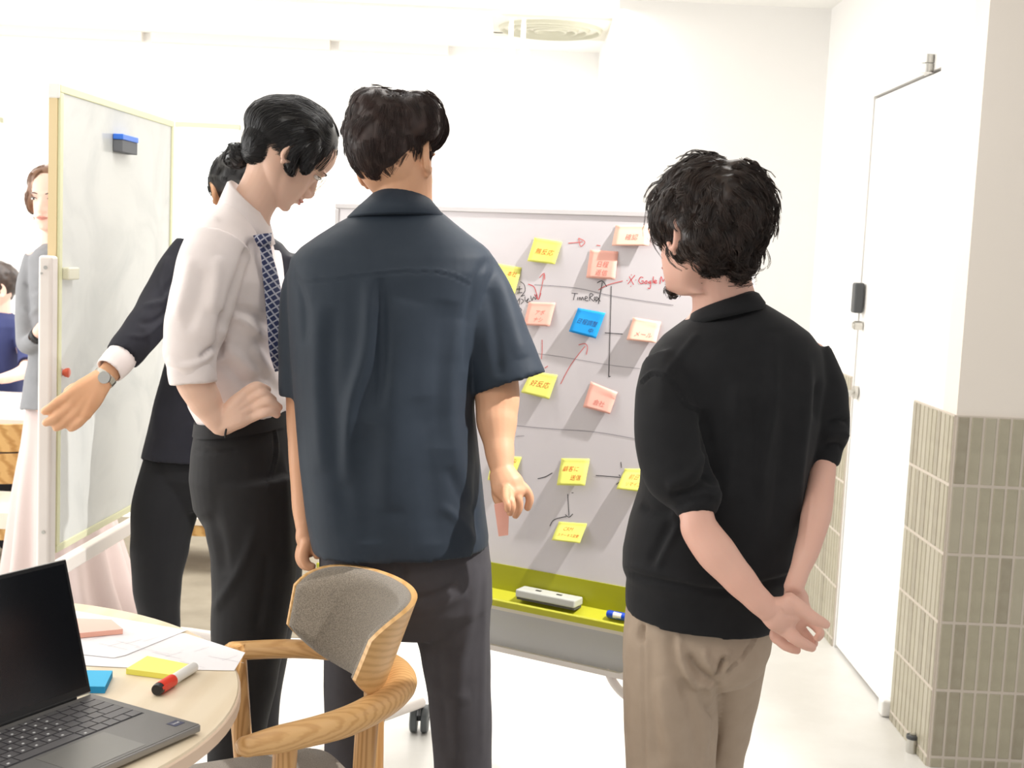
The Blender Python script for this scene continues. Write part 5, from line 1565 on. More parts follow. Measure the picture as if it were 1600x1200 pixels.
# left sleeve with its bunched elbow
limb(s, [(1052, 572, 2.17, 48), (1046, 625, 2.13, 54), (1048, 685, 2.09, 57), (1058, 735, 2.065, 56), (1078, 768, 2.05, 46), (1086, 786, 2.04, 38), (1089, 805, 2.032, 33)], 28, 6)
limb(s, [(1094, 768, 2.045, 34), (1102, 778, 2.03, 28)], 18, 3, rnd_end=True)
limb(s, [(1258, 555, 2.2, 40), (1280, 610, 2.19, 42), (1288, 645, 2.185, 38), (1292, 678, 2.18, 35), (1290, 705, 2.175, 26), (1289, 728, 2.17, 23)], 26, 6)
folds = [([(1004, 596), (1022, 584), (1052, 600), (1072, 632), (1090, 640)], 3, 0.0037, 'se'),
         ([(1100, 500), (1140, 496), (1190, 478)], 2.2, -0.0037, 'e'),
         ([(1100, 640), (1108, 700), (1112, 760)], 9, -0.0125), ([(1048, 775), (1085, 765), (1108, 738)], 6, -0.0100), ([(1040, 760), (1080, 742), (1104, 705)], 9, 0.0075),
         ([(1055, 792), (1090, 778), (1122, 782)], 4, -0.0063), ([(1150, 600), (1143, 700), (1132, 780)], 10, 0.0075), ([(1175, 620), (1185, 700), (1178, 780)], 9, -0.0063),
         ([(1208, 520), (1205, 640), (1190, 720), (1185, 780)], 10, 0.0088), ([(1262, 560), (1260, 640), (1250, 740), (1246, 830)], 8, 0.0075), ([(1278, 590), (1276, 660)], 6, -0.0075),
         ([(1230, 640), (1222, 740), (1210, 840)], 14, -0.0075), ([(1060, 820), (1045, 850), (1025, 890)], 6, 0.0050), ([(1050, 812), (1030, 850), (1015, 885)], 8, -0.0063),
         ([(1000, 790), (1020, 800), (1050, 800)], 8, -0.0088), ([(975, 893), (1050, 912), (1140, 925), (1235, 900)], 6, -0.0063, 'e'), ([(975, 885), (1050, 900), (1140, 912), (1238, 890)], 7, 0.0050, 'e'),
         ([(1292, 662), (1312, 655), (1328, 660)], 4, -0.0088), ([(1285, 700), (1305, 694), (1318, 700)], 4, -0.0063), ([(1286, 680), (1310, 678), (1326, 682)], 6, 0.0075),
         ([(1120, 540), (1150, 600), (1155, 660)], 20, 0.0050), ([(1040, 545), (1035, 640)], 14, 0.0050), ([(1092, 520), (1060, 560), (1040, 590)], 5, 0.0037)]
remesh(s, 'sweater', M['sweater'], pr, 0.0052, 5, post=[creases(folds), wrinkle(0.0028, 8, (1, 1, 0.6), 5.5)])
c = MB()
c.loft([ringE((1092, 500), (1174, 474), 2.195, 0.055, 2.2, 40, tilt=0.012), ringE((1086, 488), (1178, 459), 2.195, 0.062, 2.2, 40, tilt=0.014), ringE((1080, 490), (1184, 461), 2.195, 0.070, 2.2, 40, tilt=0.013),
        ringE((1074, 503), (1194, 474), 2.195, 0.082, 2.2, 40, tilt=0.01), ringE((1074, 512), (1194, 484), 2.195, 0.080, 2.2, 40, tilt=0.01)]).build('neck_rib', M['sweater'], pr, smooth=True)
M['trouser_r'] = cloth('beige_trousers', srgb(172, 154, 136), 0.75, 0.15, srgb(164, 146, 128), (1100, 0.2, 0.0004))
t = MB()
t.loft([ringE((985, 915), (1208, 925), Y1_, .098, 2.3), ringE((977, 955), (1208, 975), Y1_, .112, 2.3), ringE((973, 1000), (1203, 1012), Y1_, .118, 2.25), ringE((972, 1035), (1190, 1045), Y1_, .112, 2.2), ringE((985, 1062), (1165, 1066), Y1_, .07, 2.2)])
limb(t, [(1046, 1010, 2.2, 74), (1047, 1070, 2.2, 76), (1048, 1130, 2.2, 75), (1048, 1200, 2.2, 72), (1050, 1380, 2.22, 62), (1052, zpy(1052, 2.24, 0.1), 2.24, 54), (1052, zpy(1052, 2.24, 0.04), 2.24, 54)], 30, 6, flat=[1.35, 1.32, 1.25, 1.15, 1.0, 1.0, 1.0], flatdir=(0, 1, 0))
limb(t, [(1138, 1010, 2.24, 62), (1132, 1070, 2.28, 58), (1122, 1130, 2.31, 54), (1112, 1200, 2.33, 50), (1104, 1380, 2.34, 48), (1100, zpy(1100, 2.34, 0.1), 2.34, 48), (1100, zpy(1100, 2.34, 0.04), 2.34, 48)], 30, 6, flat=[1.3, 1.3, 1.25, 1.15, 1.0, 1.0, 1.0], flatdir=(0, 1, 0))
folds = [([(1005, 975), (1004, 1050), (1008, 1200)], 2.2, -0.0033, 'e'), ([(1003, 975), (1000, 995), (1005, 1003)], 4, -0.0120),
         ([(1060, 985), (1064, 1020), (1080, 1060), (1100, 1090), (1118, 1105)], 6, 0.0090), ([(1072, 1020), (1092, 1050), (1118, 1068)], 7, -0.0150), ([(1100, 1010), (1104, 1030), (1122, 1052)], 5, 0.0090),
         ([(1134, 1025), (1128, 1040), (1120, 1054)], 4, -0.0180), ([(1140, 1018), (1134, 1040), (1126, 1052)], 4, 0.0090), ([(1188, 980), (1172, 1012), (1150, 1038), (1124, 1056)], 2.5, 0.0045, 'se'),
         ([(1122, 1056), (1120, 1100), (1118, 1150), (1110, 1195)], 6, -0.0120), ([(1095, 1062), (1112, 1080), (1124, 1100)], 6, 0.0090), ([(1090, 1075), (1105, 1100), (1120, 1120)], 6, -0.0105),
         ([(1030, 1060), (1040, 1120), (1060, 1200)], 14, 0.0090), ([(1070, 1060), (1085, 1130), (1095, 1195)], 12, -0.0090), ([(985, 980), (982, 1080), (990, 1200)], 7, 0.0075), ([(1015, 1000), (1020, 1100), (1030, 1195)], 10, -0.0060),
         ([(1048, 990), (1055, 1040), (1075, 1090)], 9, -0.0075)]
remesh(t, 'trousers', M['trouser_r'], pr, 0.0055, 5, post=[creases(folds), wrinkle(0.0022, 10, (1, 1, 0.5), 9.1)])
for px, Yy, yw in ((1052, 2.24, 14), (1100, 2.34, 2)):
    k = MB(); shoe(k, px, Yy, yw); k.build('shoe', M['shoe'], pr, smooth=True)
h = MB(); skullcap(h, TH, 10)
blob(h, 1108, 335, 2.15, 80, 68, 84, 0)
blob(h, 1120, 300, 2.14, 62, 40, 66, 8)
blob(h, 1150, 340, 2.12, 44, 56, 60, 0)
blob(h, 1114, 376, 2.11, 58, 38, 60, 0)
blob(h, 1108, 288, 2.14, 60, 30, 60, 4)
blob(h, 1068, 330, 2.17, 44, 50, 58, 15)
blob(h, 1156, 396, 2.13, 30, 30, 40, 0)
blob(h, 1100, 390, 2.13, 34, 26, 40, 0)
hr = remesh(h, 'hair', M['hair_dark'], pr, 0.005, 5, post=[wrinkle(0.010, 26, (1, 1, 0.8), 2.2), wrinkle(0.004, 60, (1, 1, 1), 4.2)])
fl_r = flow_field([(1110, 262, -0.6, 0.5), (1060, 280, -0.8, 0.8), (1030, 320, -0.3, 1), (1020, 370, -0.2, 1), (1160, 280, 0.8, 0.7), (1190, 320, 0.2, 1), (1185, 380, -0.1, 1), (1120, 320, 0.1, 1), (1090, 350, 0.3, 0.8), (1140, 360, 0.5, 0.8),
                   (1080, 400, 0.3, 1), (1120, 415, 0.1, 1), (1160, 410, 0.2, 1), (1170, 430, 0.1, 1)])
strands(hr, 'hair_strands', M['hair_dark'], hr, fl_r, 620, 12, 0.062, 12, 0.00065, 0.008, 0.0055, 1.1, 0.006, 11, tip_out=0.006, jitter=0.45, kink=0.5)
strands(hr, 'loose_curls', M['hair_dark'], hr, fl_r, 60, 7, 0.085, 12, 0.0005, 0.010, 0.009, 1.0, 0.005, 17, tip_out=0.016, jitter=0.5, kink=0.7,
        only=lambda p, q: q[1] > 370 or q[0] < 1045)
k = MB(); k.add([TH @ Vector(v) for v in MB().ellipsoid((0, 0.083, 0.012), [(0.016, 0, 0), (0, 0.010, 0), (0, 0, 0.012)], 16, 10).v], MB().ellipsoid((0, 0, 0), [(1, 0, 0), (0, 1, 0), (0, 0, 1)], 16, 10).f)
gb = k.build('goatee', M['hair_dark'], pr, smooth=True)
strands(gb, 'goatee_strands', M['hair_dark'], gb, lambda p: Vector((-0.3, 0.2, -1)), 60, 5, 0.010, 5, 0.0004, 0.003, 0, 1, 0.003, 3, tip_out=0.003)
add_eyes(TH, pr); add_lips(TH, pr)

# ------------------------------------------------------------------ man in the white shirt and tie (left, profile)
Y2_ = 2.7
YOFF[0] = 0.12
pl_ = empty('person', (P(392, 900, Y2_).x, Y2_ + YOFF[0], 0), 'man with dark hair in a bun, white shirt and tie, hand on hip', 'person', 'men watching the whiteboard')
M['skin_l'] = skin('light_skin', srgb(226, 190, 170), srgb(218, 178, 156))
TH = head_matrix(449, 243, 2.72, -70, 43, 0, 0.94)
b = MB()
add_head(b, TH, ear_out=14, ear_sc=1.0)
limb(b, [(432, 240, 2.72, 44), (414, 285, 2.715, 34), (393, 325, 2.70, 33), (376, 370, 2.70, 50)], 24, 6, rnd_end=True)
b.loft([ringE((360, 350), (412, 375), Y2_, .06), ringE((318, 395), (420, 430), Y2_, .14), ringE((310, 500), (425, 510), Y2_, .14), ringE((318, 620), (430, 620), Y2_, .13), ringE((325, 700), (450, 700), Y2_, .14), ringE((335, 760), (450, 760), Y2_, .12)])
limb(b, [(338, 400, 2.53, 34), (318, 470, 2.50, 34), (300, 545, 2.48, 32), (303, 590, 2.47, 30), (318, 622, 2.475, 27), (334, 648, 2.48, 21), (346, 664, 2.485, 18)], 22, 6, rnd_end=True)
limb(b, [(400, 410, 2.90, 32), (408, 500, 2.92, 30), (412, 590, 2.92, 26), (425, 640, 2.88, 20)], 18, 5, rnd_end=True)
# hand on the hip
for x, y in ((385, 613), (391, 624), (397, 636), (396, 650)):
    limb(b, [(347, 664, 2.485, 18), ((347 + x) / 2, (660 + y) / 2, 2.478, 16), (x, y, 2.478, 9.5)], 14, 4, rnd_end=True)
finger(b, [(384, 614, 2.478, 9.5), (399, 604, 2.470, 8.5), (410, 606, 2.475, 7.5), (418, 609, 2.485, 6.5)])
finger(b, [(391, 624, 2.476, 9), (407, 615, 2.468, 8.5), (417, 618, 2.472, 7.5), (427, 625, 2.482, 6.5)])
finger(b, [(398, 636, 2.476, 9), (416, 627, 2.466, 8.5), (427, 631, 2.470, 7.5), (436, 637, 2.480, 6.5)])
finger(b, [(396, 650, 2.478, 9), (412, 645, 2.468, 8), (423, 643, 2.470, 7.2), (433, 648, 2.478, 6.3)])
finger(b, [(356, 650, 2.50, 12), (362, 634, 2.53, 10), (366, 624, 2.56, 8)])
lower(b, 0, 2.64, [(392, 0.84, 0.06), (380, 0.48, 0.042), (367, 0.09, 0.034)])
lower(b, 0, 2.83, [(404, 0.84, 0.055), (400, 0.48, 0.040), (388, 0.09, 0.033)])
remesh(b, 'body', M['skin_l'], pl_, 0.0026, 2, dec=0.45, post=[creases([([(447, 255), (436, 290), (430, 328)], 6, -0.002)])])
M['shirt_l'] = cloth('white_shirt_cloth', srgb(232, 222, 220), 0.8, 0.1, srgb(226, 216, 214), (900, 0.1, 0.0004))
s = MB()
R_ = []
for a, e, dep in (((364, 300), (414, 352), .06), ((346, 318), (420, 372), .10), ((322, 340), (424, 395), .15), ((304, 365), (430, 420), .185), ((294, 400), (436, 445), .195), ((290, 450), (438, 480), .19), ((290, 510), (437, 520), .175),
                  ((292, 565), (436, 560), .165), ((296, 600), (437, 590), .165), ((302, 630), (447, 618), .17), ((314, 652), (454, 638), .17), ((322, 664), (450, 650), .16)):
    R_.append(ringE(a, e, Y2_, dep, 2.3, 44))
s.loft(R_)
limb(s, [(342, 382, 2.55, 52), (328, 420, 2.52, 54), (318, 460, 2.50, 52), (306, 505, 2.485, 50), (298, 545, 2.475, 43), (300, 570, 2.472, 38), (301, 588, 2.47, 37)], 28, 6, hollow=1.0)
limb(s, [(395, 400, 2.88, 44), (408, 480, 2.91, 40), (412, 560, 2.92, 36), (414, 580, 2.92, 36)], 22, 5)
folds = [([(300, 352), (322, 338), (344, 345)], 4, 0.0042), ([(395, 372), (380, 420), (362, 470), (352, 520)], 7, -0.0140), ([(352, 486), (346, 520), (342, 560)], 7, -0.0168),
         ([(358, 492), (385, 505), (415, 535)], 7, 0.0084), ([(365, 480), (395, 490), (425, 512)], 7, -0.0070), ([(350, 540), (375, 560), (400, 590)], 9, 0.0084), ([(348, 565), (372, 590), (390, 604)], 8, -0.0070),
         ([(395, 540), (415, 570), (440, 600)], 8, 0.0070), ([(400, 520), (425, 555), (438, 580)], 8, -0.0070), ([(312, 560), (330, 545), (342, 542)], 4, -0.0112), ([(262, 560), (285, 572), (310, 566), (335, 548)], 5, 0.0070),
         ([(300, 400), (290, 450), (275, 500)], 9, 0.0070), ([(320, 420), (310, 470), (290, 520)], 10, -0.0056), ([(340, 400), (338, 440), (330, 490)], 9, 0.0056), ([(420, 590), (440, 610), (452, 635)], 7, 0.0084), ([(405, 585), (425, 600), (445, 622)], 6, -0.0056)]
remesh(s, 'shirt', M['shirt_l'], pl_, 0.005, 4, post=[creases(folds), wrinkle(0.003, 14, (1, 1, 0.8), 12.0)])
# rolled cuff
k = MB()
cA = P(299, 566, 2.471); cB = P(302, 600, 2.468); dd = (cB - cA)
k.tube([cA, cA + dd * 0.1, cA + dd * 0.5, cA + dd * 0.95, cB], [0.044, 0.0495, 0.0505, 0.0495, 0.046], 28, res=2)
remesh(k, 'rolled_cuff', M['shirt_l'], pl_, 0.004, 2, post=[wrinkle(0.004, 22, (1, 1, 1), 2.0)])
# collar: stand and leaf
k = MB()
k.loft([ringE((366, 302), (418, 362), 2.70, 0.058, 2.2, 40), ringE((362, 282), (413, 335), 2.70, 0.056, 2.2, 40), ringE((357, 284), (417, 337), 2.70, 0.062, 2.2, 40),
        ringE((349, 303), (424, 362), 2.70, 0.078, 2.2, 40), ringE((343, 318), (428, 382), 2.70, 0.088, 2.2, 40), ringE((348, 321), (424, 384), 2.70, 0.080, 2.2, 40)])
k.build('collar', M['shirt_l'], pl_, smooth=True)
# tie
m = bpy.data.materials.new('checked_tie'); m.use_nodes = True
nt = m.node_tree; bs = nt.nodes['Principled BSDF']; bs.inputs['Roughness'].default_value = 0.6
tc = nt.nodes.new('ShaderNodeTexCoord'); mp = nt.nodes.new('ShaderNodeMapping'); mp.inputs['Rotation'].default_value = (0, math.radians(35), 0)
nt.links.new(tc.outputs['Object'], mp.inputs['Vector'])
prev = None
for ax in ('X', 'Z'):
    w = nt.nodes.new('ShaderNodeTexWave'); w.bands_direction = ax; w.inputs['Scale'].default_value = 26; w.inputs['Distortion'].default_value = 0
    nt.links.new(mp.outputs['Vector'], w.inputs['Vector'])
    g = nt.nodes.new('ShaderNodeMath'); g.operation = 'GREATER_THAN'; g.inputs[1].default_value = 0.86
    nt.links.new(w.outputs['Fac'], g.inputs[0])
    if prev is None: prev = g
    else:
        a_ = nt.nodes.new('ShaderNodeMath'); a_.operation = 'MAXIMUM'
        nt.links.new(prev.outputs[0], a_.inputs[0]); nt.links.new(g.outputs[0], a_.inputs[1]); prev = a_
mx = nt.nodes.new('ShaderNodeMix'); mx.data_type = 'RGBA'
nt.links.new(prev.outputs[0], mx.inputs['Factor']); mx.inputs['A'].default_value = srgb(40, 50, 92); mx.inputs['B'].default_value = srgb(176, 178, 192)
nt.links.new(mx.outputs['Result'], bs.inputs['Base Color']); M['tie'] = m
k = MB()
k.tube([P(412, 376, 2.60), P(417, 400, 2.60), P(424, 440, 2.60), P(432, 490, 2.60), P(437, 540, 2.60), P(440, 575, 2.62)], [0.014, 0.016, 0.022, 0.028, 0.030, 0.02], 14, res=5, flat=0.25, flatdir=(0.8, -0.6, 0))
k.tube([P(410, 366, 2.60), P(413, 384, 2.60)], [0.020, 0.014], 12)
k.build('tie', M['tie'], pl_, smooth=True)
M['band'] = mat('black_hair_tie', srgb(18, 18, 20), 0.6)
wc = P(357, 664, 2.483)
k = MB(); pts = []
ax1 = (P(362, 648, 2.483) - P(353, 683, 2.483)) / 2; ax2 = Vector((0, 0.019, 0)); cc = (P(362, 648, 2.483) + P(353, 683, 2.483)) / 2
pts = [cc + ax1 * math.cos(a) + ax2 * math.sin(a) for a in [2 * math.pi * i / 24 for i in range(25)]]
k.tube(pts, 0.0022, 8, cap=False).build('wrist_band', M['band'], pl_, smooth=True)
M['trouser_l'] = cloth('black_trousers', srgb(33, 32, 33), 0.75, 0.15, srgb(29, 28, 30), (1100, 0.2, 0.0004))
t = MB()
t.loft([ringE((322, 640), (446, 632), Y2_, .150, 2.3), ringE((312, 664), (452, 648), Y2_, .165, 2.3), ringE((306, 700), (460, 690), Y2_, .175, 2.3), ringE((303, 740), (465, 740), Y2_, .18, 2.3), ringE((308, 785), (468, 785), Y2_, .17, 2.2), ringE((330, 830), (465, 830), Y2_, .12, 2.2)])
limb(t, [(388, 745, 2.62, 78), (393, 810, 2.62, 74), (398, 880, 2.62, 68), (392, 960, 2.62, 62), (382, 1050, 2.63, 54), (370, 1160, 2.64, 46), (366, 1300, 2.66, 40), (366, zpy(366, 2.68, 0.1), 2.68, 37), (366, zpy(366, 2.68, 0.04), 2.68, 37)], 28, 6)
limb(t, [(402, 745, 2.78, 68), (412, 830, 2.80, 62), (418, 920, 2.82, 54), (405, 1010, 2.84, 48), (395, 1120, 2.86, 42), (388, 1300, 2.88, 38), (386, zpy(386, 2.88, 0.1), 2.88, 36), (386, zpy(386, 2.88, 0.04), 2.88, 36)], 26, 6)
folds = [([(305, 706), (335, 706), (366, 704)], 2.2, -0.003, 'e'), ([(428, 666), (432, 700), (424, 740), (414, 765)], 2.5, 0.004, 's'), ([(312, 668), (380, 670), (450, 655)], 2.2, -0.003, 'e'),
         ([(400, 820), (380, 880), (350, 930), (330, 960)], 8, 0.006), ([(420, 860), (412, 920), (400, 990)], 9, -0.005), ([(440, 700), (448, 800), (452, 900)], 8, 0.005), ([(330, 800), (345, 850), (350, 900)], 9, -0.005)]
remesh(t, 'trousers', M['trouser_l'], pl_, 0.0056, 5, post=[creases(folds), wrinkle(0.0022, 10, (1, 1, 0.6), 19.1)])
k = MB(); k.loft([ringE((311, 655), (453, 638), Y2_, .170, 2.3), ringE((309, 674), (456, 660), Y2_, .176, 2.3)]).build('belt', M['trouser_l'], pl_, smooth=30)
for px, Yy, yw in ((366, 2.68, -60), (386, 2.88, -75)):
    k = MB(); shoe(k, px, Yy, yw); k.build('shoe', M['shoe'], pl_, smooth=True)
h = MB(); skullcap(h, TH, 24, (0.083, 0.104, 0.092), (0, -0.018, 0.147))
blob(h, 448, 200, 2.72, 62, 46, 60, 12)
blob(h, 432, 190, 2.72, 46, 36, 58, 0)
blob(h, 415, 225, 2.72, 32, 38, 54, 0)
blob(h, 480, 208, 2.72, 36, 32, 56, 35)
limb(h, [(488, 205, 2.70, 20), (484, 236, 2.672, 16), (480, 256, 2.664, 9), (477, 271, 2.66, 3)], 14, 4)
limb(h, [(466, 205, 2.70, 24), (460, 232, 2.672, 20), (454, 250, 2.662, 12), (454, 264, 2.658, 6), (458, 274, 2.658, 2)], 14, 4)
blob(h, 468, 228, 2.68, 26, 18, 24, 20)
blob(h, 412, 240, 2.71, 30, 20, 42, 0)
blob(h, 498, 218, 2.73, 20, 20, 44, 50)
hl = remesh(h, 'hair', M['hair_black'], pl_, 0.0045, 6, post=[wrinkle(0.0025, 30, (1, 1, 1), 1.3)])
fl_l = flow_field([(510, 210, -0.8, -0.5), (490, 180, -1, -0.2), (450, 158, -1, 0.15), (420, 170, -0.8, 0.6), (400, 195, -0.4, 1), (392, 220, -0.3, 1), (470, 200, -1, 0.3), (440, 210, -1, 0.45), (415, 225, -1, 0.3), (480, 240, -0.6, 0.9), (460, 255, -0.3, 1), (500, 235, -0.8, 0.6), (400, 250, -0.8, -0.3), (425, 240, -1, 0)])
strands(hl, 'hair_strands', M['hair_black'], hl, fl_l, 520, 12, 0.075, 10, 0.0006, 0.003, 0.0008, 0.6, 0.006, 23, jitter=0.1)
bn = MB(); blob(bn, 371, 243, 2.72, 20, 18, 20, 0); blob(bn, 388, 238, 2.72, 12, 11, 14, 0)
ho = remesh(bn, 'hair_bun', M['hair_black'], pl_, 0.004, 3, post=[wrinkle(0.004, 50, (1, 1, 1), 1.3)])
def swirl(p):
    c = P(371, 243, 2.72); d = p - c
    return Vector((d.z, 0.1, -d.x))
strands(ho, 'bun_strands', M['hair_tan'] if False else M['hair_black'], ho, swirl, 110, 8, 0.05, 10, 0.0006, 0.003, 0.002, 1.0, 0.003, 29, tip_out=0.002, jitter=0.3)
# thin glasses
M['wire'] = mat('thin_metal_wire', srgb(190, 170, 140), 0.3, 1.0)
g = MB()
for s_ in (-1, 1):
    pts = [(s_ * 0.034 + 0.024 * math.cos(a), 0.106 - 0.25 * abs(s_ * 0.034 + 0.024 * math.cos(a)), 0.106 + 0.021 * math.sin(a)) for a in [2 * math.pi * i / 24 for i in range(25)]]
    g.tube(pts, 0.0007, 6, cap=False)
    g.tube([(s_ * 0.056, 0.092, 0.113), (s_ * 0.071, 0.08, 0.116), (s_ * 0.080, 0.0, 0.114)], 0.0008, 6)
g.tube([(-0.010, 0.1035, 0.111), (0.010, 0.1035, 0.111)], 0.0008, 6)
MB().add([TH @ Vector(v) for v in g.v], g.f).build('glasses', M['wire'], pl_, smooth=True)
add_eyes(TH, pl_); add_lips(TH, pl_)

# ------------------------------------------------------------------ man in the dark suit reaching for the board
Y3_ = 3.5
YOFF[0] = 0.0
ps_ = empty('person', (P(330, 700, Y3_).x, Y3_ + YOFF[0], 0), 'man in black suit reaching out a hand to the left whiteboard, mostly hidden', 'person')
M['skin_s'] = skin('warm_skin', srgb(220, 172, 136), srgb(210, 158, 120))
TH = head_matrix(372, 304, 3.52, 35, 28, 0, 0.92)
b = MB(); add_head(b, TH, ear_out=20)
limb(b, [(372, 315, 3.52, 30), (364, 345, 3.5, 32), (360, 372, 3.5, 48)], 20, 5, rnd_end=True)
b.loft([ringE((330, 365), (395, 365), Y3_, .06), ringE((300, 400), (435, 400), Y3_, .09), ringE((290, 520), (430, 520), Y3_, .10), ringE((265, 640), (400, 640), Y3_, .10), ringE((255, 730), (380, 730), Y3_, .10)])
limb(b, [(305, 395, 3.46, 26), (268, 455, 3.38, 25), (230, 512, 3.28, 22), (190, 562, 3.20, 19), (165, 588, 3.15, 16)], 18, 5, rnd_end=True)
for x, y in ((104, 620), (112, 629), (123, 640), (134, 648)):
    limb(b, [(160, 592, 3.14, 18), ((160 + x) / 2, (598 + y) / 2 - 3, 3.115, 16), (x, y, 3.095, 9.5)], 14, 4, rnd_end=True)
finger(b, [(104, 620, 3.095, 9), (90, 629, 3.08, 8.5), (79, 637, 3.075, 7.5), (69, 643, 3.075, 6.5)])
finger(b, [(113, 630, 3.095, 9), (93, 648, 3.075, 8.5), (82, 656, 3.07, 7.5), (71, 661, 3.07, 6.5)])
finger(b, [(123, 640, 3.095, 9), (106, 656, 3.08, 8.2), (96, 664, 3.075, 7.2), (87, 669, 3.075, 6.3)])
finger(b, [(134, 648, 3.098, 8.5), (124, 660, 3.085, 7.6), (117, 666, 3.08, 6.8), (110, 670, 3.08, 6)])
finger(b, [(135, 605, 3.12, 11), (118, 606, 3.13, 9), (106, 612, 3.135, 7.5)])
lower(b, 0, 3.50, [(275, 0.80, 0.06), (250, 0.48, 0.035), (254, 0.11, 0.028)])
lower(b, 0, 3.6, [(372, 0.80, 0.06), (375, 0.48, 0.04), (375, 0.09, 0.034)])
remesh(b, 'body', M['skin_s'], ps_, 0.0042, 3)
M['suit'] = cloth('black_navy_suit', srgb(34, 34, 44), 0.7, 0.2, srgb(30, 30, 38), (900, 0.2, 0.0005))
s = MB()
s.loft([ringE(a, e, Y3_, d_, 2.3, 40) for a, e, d_ in (((338, 355), (392, 350), .06), ((312, 364), (415, 364), .09), ((290, 376), (440, 380), .11), ((282, 400), (458, 402), .125), ((284, 460), (462, 460), .13), ((272, 530), (460, 530), .13), ((256, 580), (455, 580), .13), ((243, 630), (448, 632), .135), ((231, 680), (440, 684), .14), ((224, 712), (432, 718), .145), ((230, 711), (426, 716), .135), ((240, 680), (420, 680), .13))])
limb(s, [(305, 392, 3.46, 34), (278, 430, 3.42, 36), (255, 470, 3.36, 35), (230, 508, 3.28, 32), (204, 540, 3.22, 29), (190, 558, 3.19, 27)], 24, 6, hollow=1.0)
limb(s, [(440, 400, 3.5, 30), (448, 480, 3.52, 30), (445, 600, 3.52, 28)], 20, 5)
folds = [([(262, 400), (252, 440), (262, 470)], 5, 0.006), ([(290, 400), (270, 440), (245, 470)], 5, -0.006), ([(285, 440), (255, 470), (225, 480)], 5, 0.006), ([(275, 470), (245, 500), (215, 505)], 5, -0.006), ([(255, 500), (228, 525), (200, 525)], 4, 0.004), ([(262, 530), (250, 600), (240, 680)], 8, 0.005)]
remesh(s, 'suit_jacket', M['suit'], ps_, 0.006, 4, post=[creases(folds), wrinkle(0.003, 12, (1, 1, 1), 31.0)])
k = MB(); limb(k, [(198, 548, 3.205, 24), (184, 565, 3.18, 25), (170, 580, 3.155, 23)], 24, 4, hollow=1.0)
remesh(k, 'shirt_cuff', M['shirt_l'], ps_, 0.004, 2)
w_ = MB(); cA = P(166, 587, 3.148); cB = P(160, 594, 3.140)
w_.tube([cA, cB], [0.030, 0.0295], 24)
wo = w_.build('watch_strap', M['steel'], ps_, smooth=30)
q = P(164, 590, 3.105)
MB().tube([q, q + Vector((0.0, -0.008, 0.001))], 0.015, 20).build('watch_face', M['steel'], wo, smooth=30)
M['trouser_s'] = cloth('black_suit_trousers', srgb(27, 27, 30), 0.75, 0.15)
t = MB()
t.loft([ringE((240, 680), (420, 680), Y3_, .12, 2.3), ringE((232, 740), (412, 740), Y3_, .13, 2.2), ringE((250, 790), (400, 790), Y3_, .10, 2.2)])
limb(t, [(275, 720, 3.48, 50), (258, 790, 3.46, 52), (250, 850, 3.45, 46), (246, 910, 3.46, 38), (250, 980, 3.5, 32), (254, zpy(254, 3.52, 0.1), 3.52, 28), (254, zpy(254, 3.52, 0.04), 3.52, 28)], 24, 6)
limb(t, [(375, 720, 3.55, 44), (375, 850, 3.58, 38), (375, 980, 3.6, 32), (375, zpy(375, 3.62, 0.1), 3.62, 27), (375, zpy(375, 3.62, 0.04), 3.62, 27)], 24, 6)
remesh(t, 'trousers', M['trouser_s'], ps_, 0.0065, 4, post=[wrinkle(0.004, 10, (1, 1, 0.6), 41.0)])
for px, Yy, yw in ((254, 3.52, 40), (375, 3.62, 20)):
    k = MB(); shoe(k, px, Yy, yw); k.build('shoe', M['shoe'], ps_, smooth=True)
h = MB(); skullcap(h, TH); blob(h, 370, 290, 3.52, 36, 26, 44); blob(h, 376, 300, 3.48, 30, 26, 34)
hs = remesh(h, 'hair', M['hair_black'], ps_, 0.006, 4, post=[wrinkle(0.004, 40, (1, 1, 1), 1.3)])
strands(hs, 'hair_strands', M['hair_black'], hs, lambda p: Vector((0.1, 0, -1)), 160, 8, 0.03, 6, 0.0008, 0.003, 0, 1, 0.006, 37, jitter=0.3)
g = MB()
g.tube([(-0.076, 0.0, 0.114), (-0.066, 0.09, 0.112)], 0.0012, 6); g.tube([(0.076, 0.0, 0.114), (0.066, 0.09, 0.112)], 0.0012, 6)
for s_ in (-1, 1):
    pts = [(s_ * 0.036 + 0.026 * math.cos(a), 0.108 - 0.2 * abs(s_ * 0.036 + 0.026 * math.cos(a)), 0.108 + 0.019 * math.sin(a)) for a in [2 * math.pi * i / 20 for i in range(21)]]
    g.tube(pts, 0.001, 6, cap=False)
MB().add([TH @ Vector(v) for v in g.v], g.f).build('glasses', M['wire'], ps_, smooth=True)
add_eyes(TH, ps_); add_lips(TH, ps_)

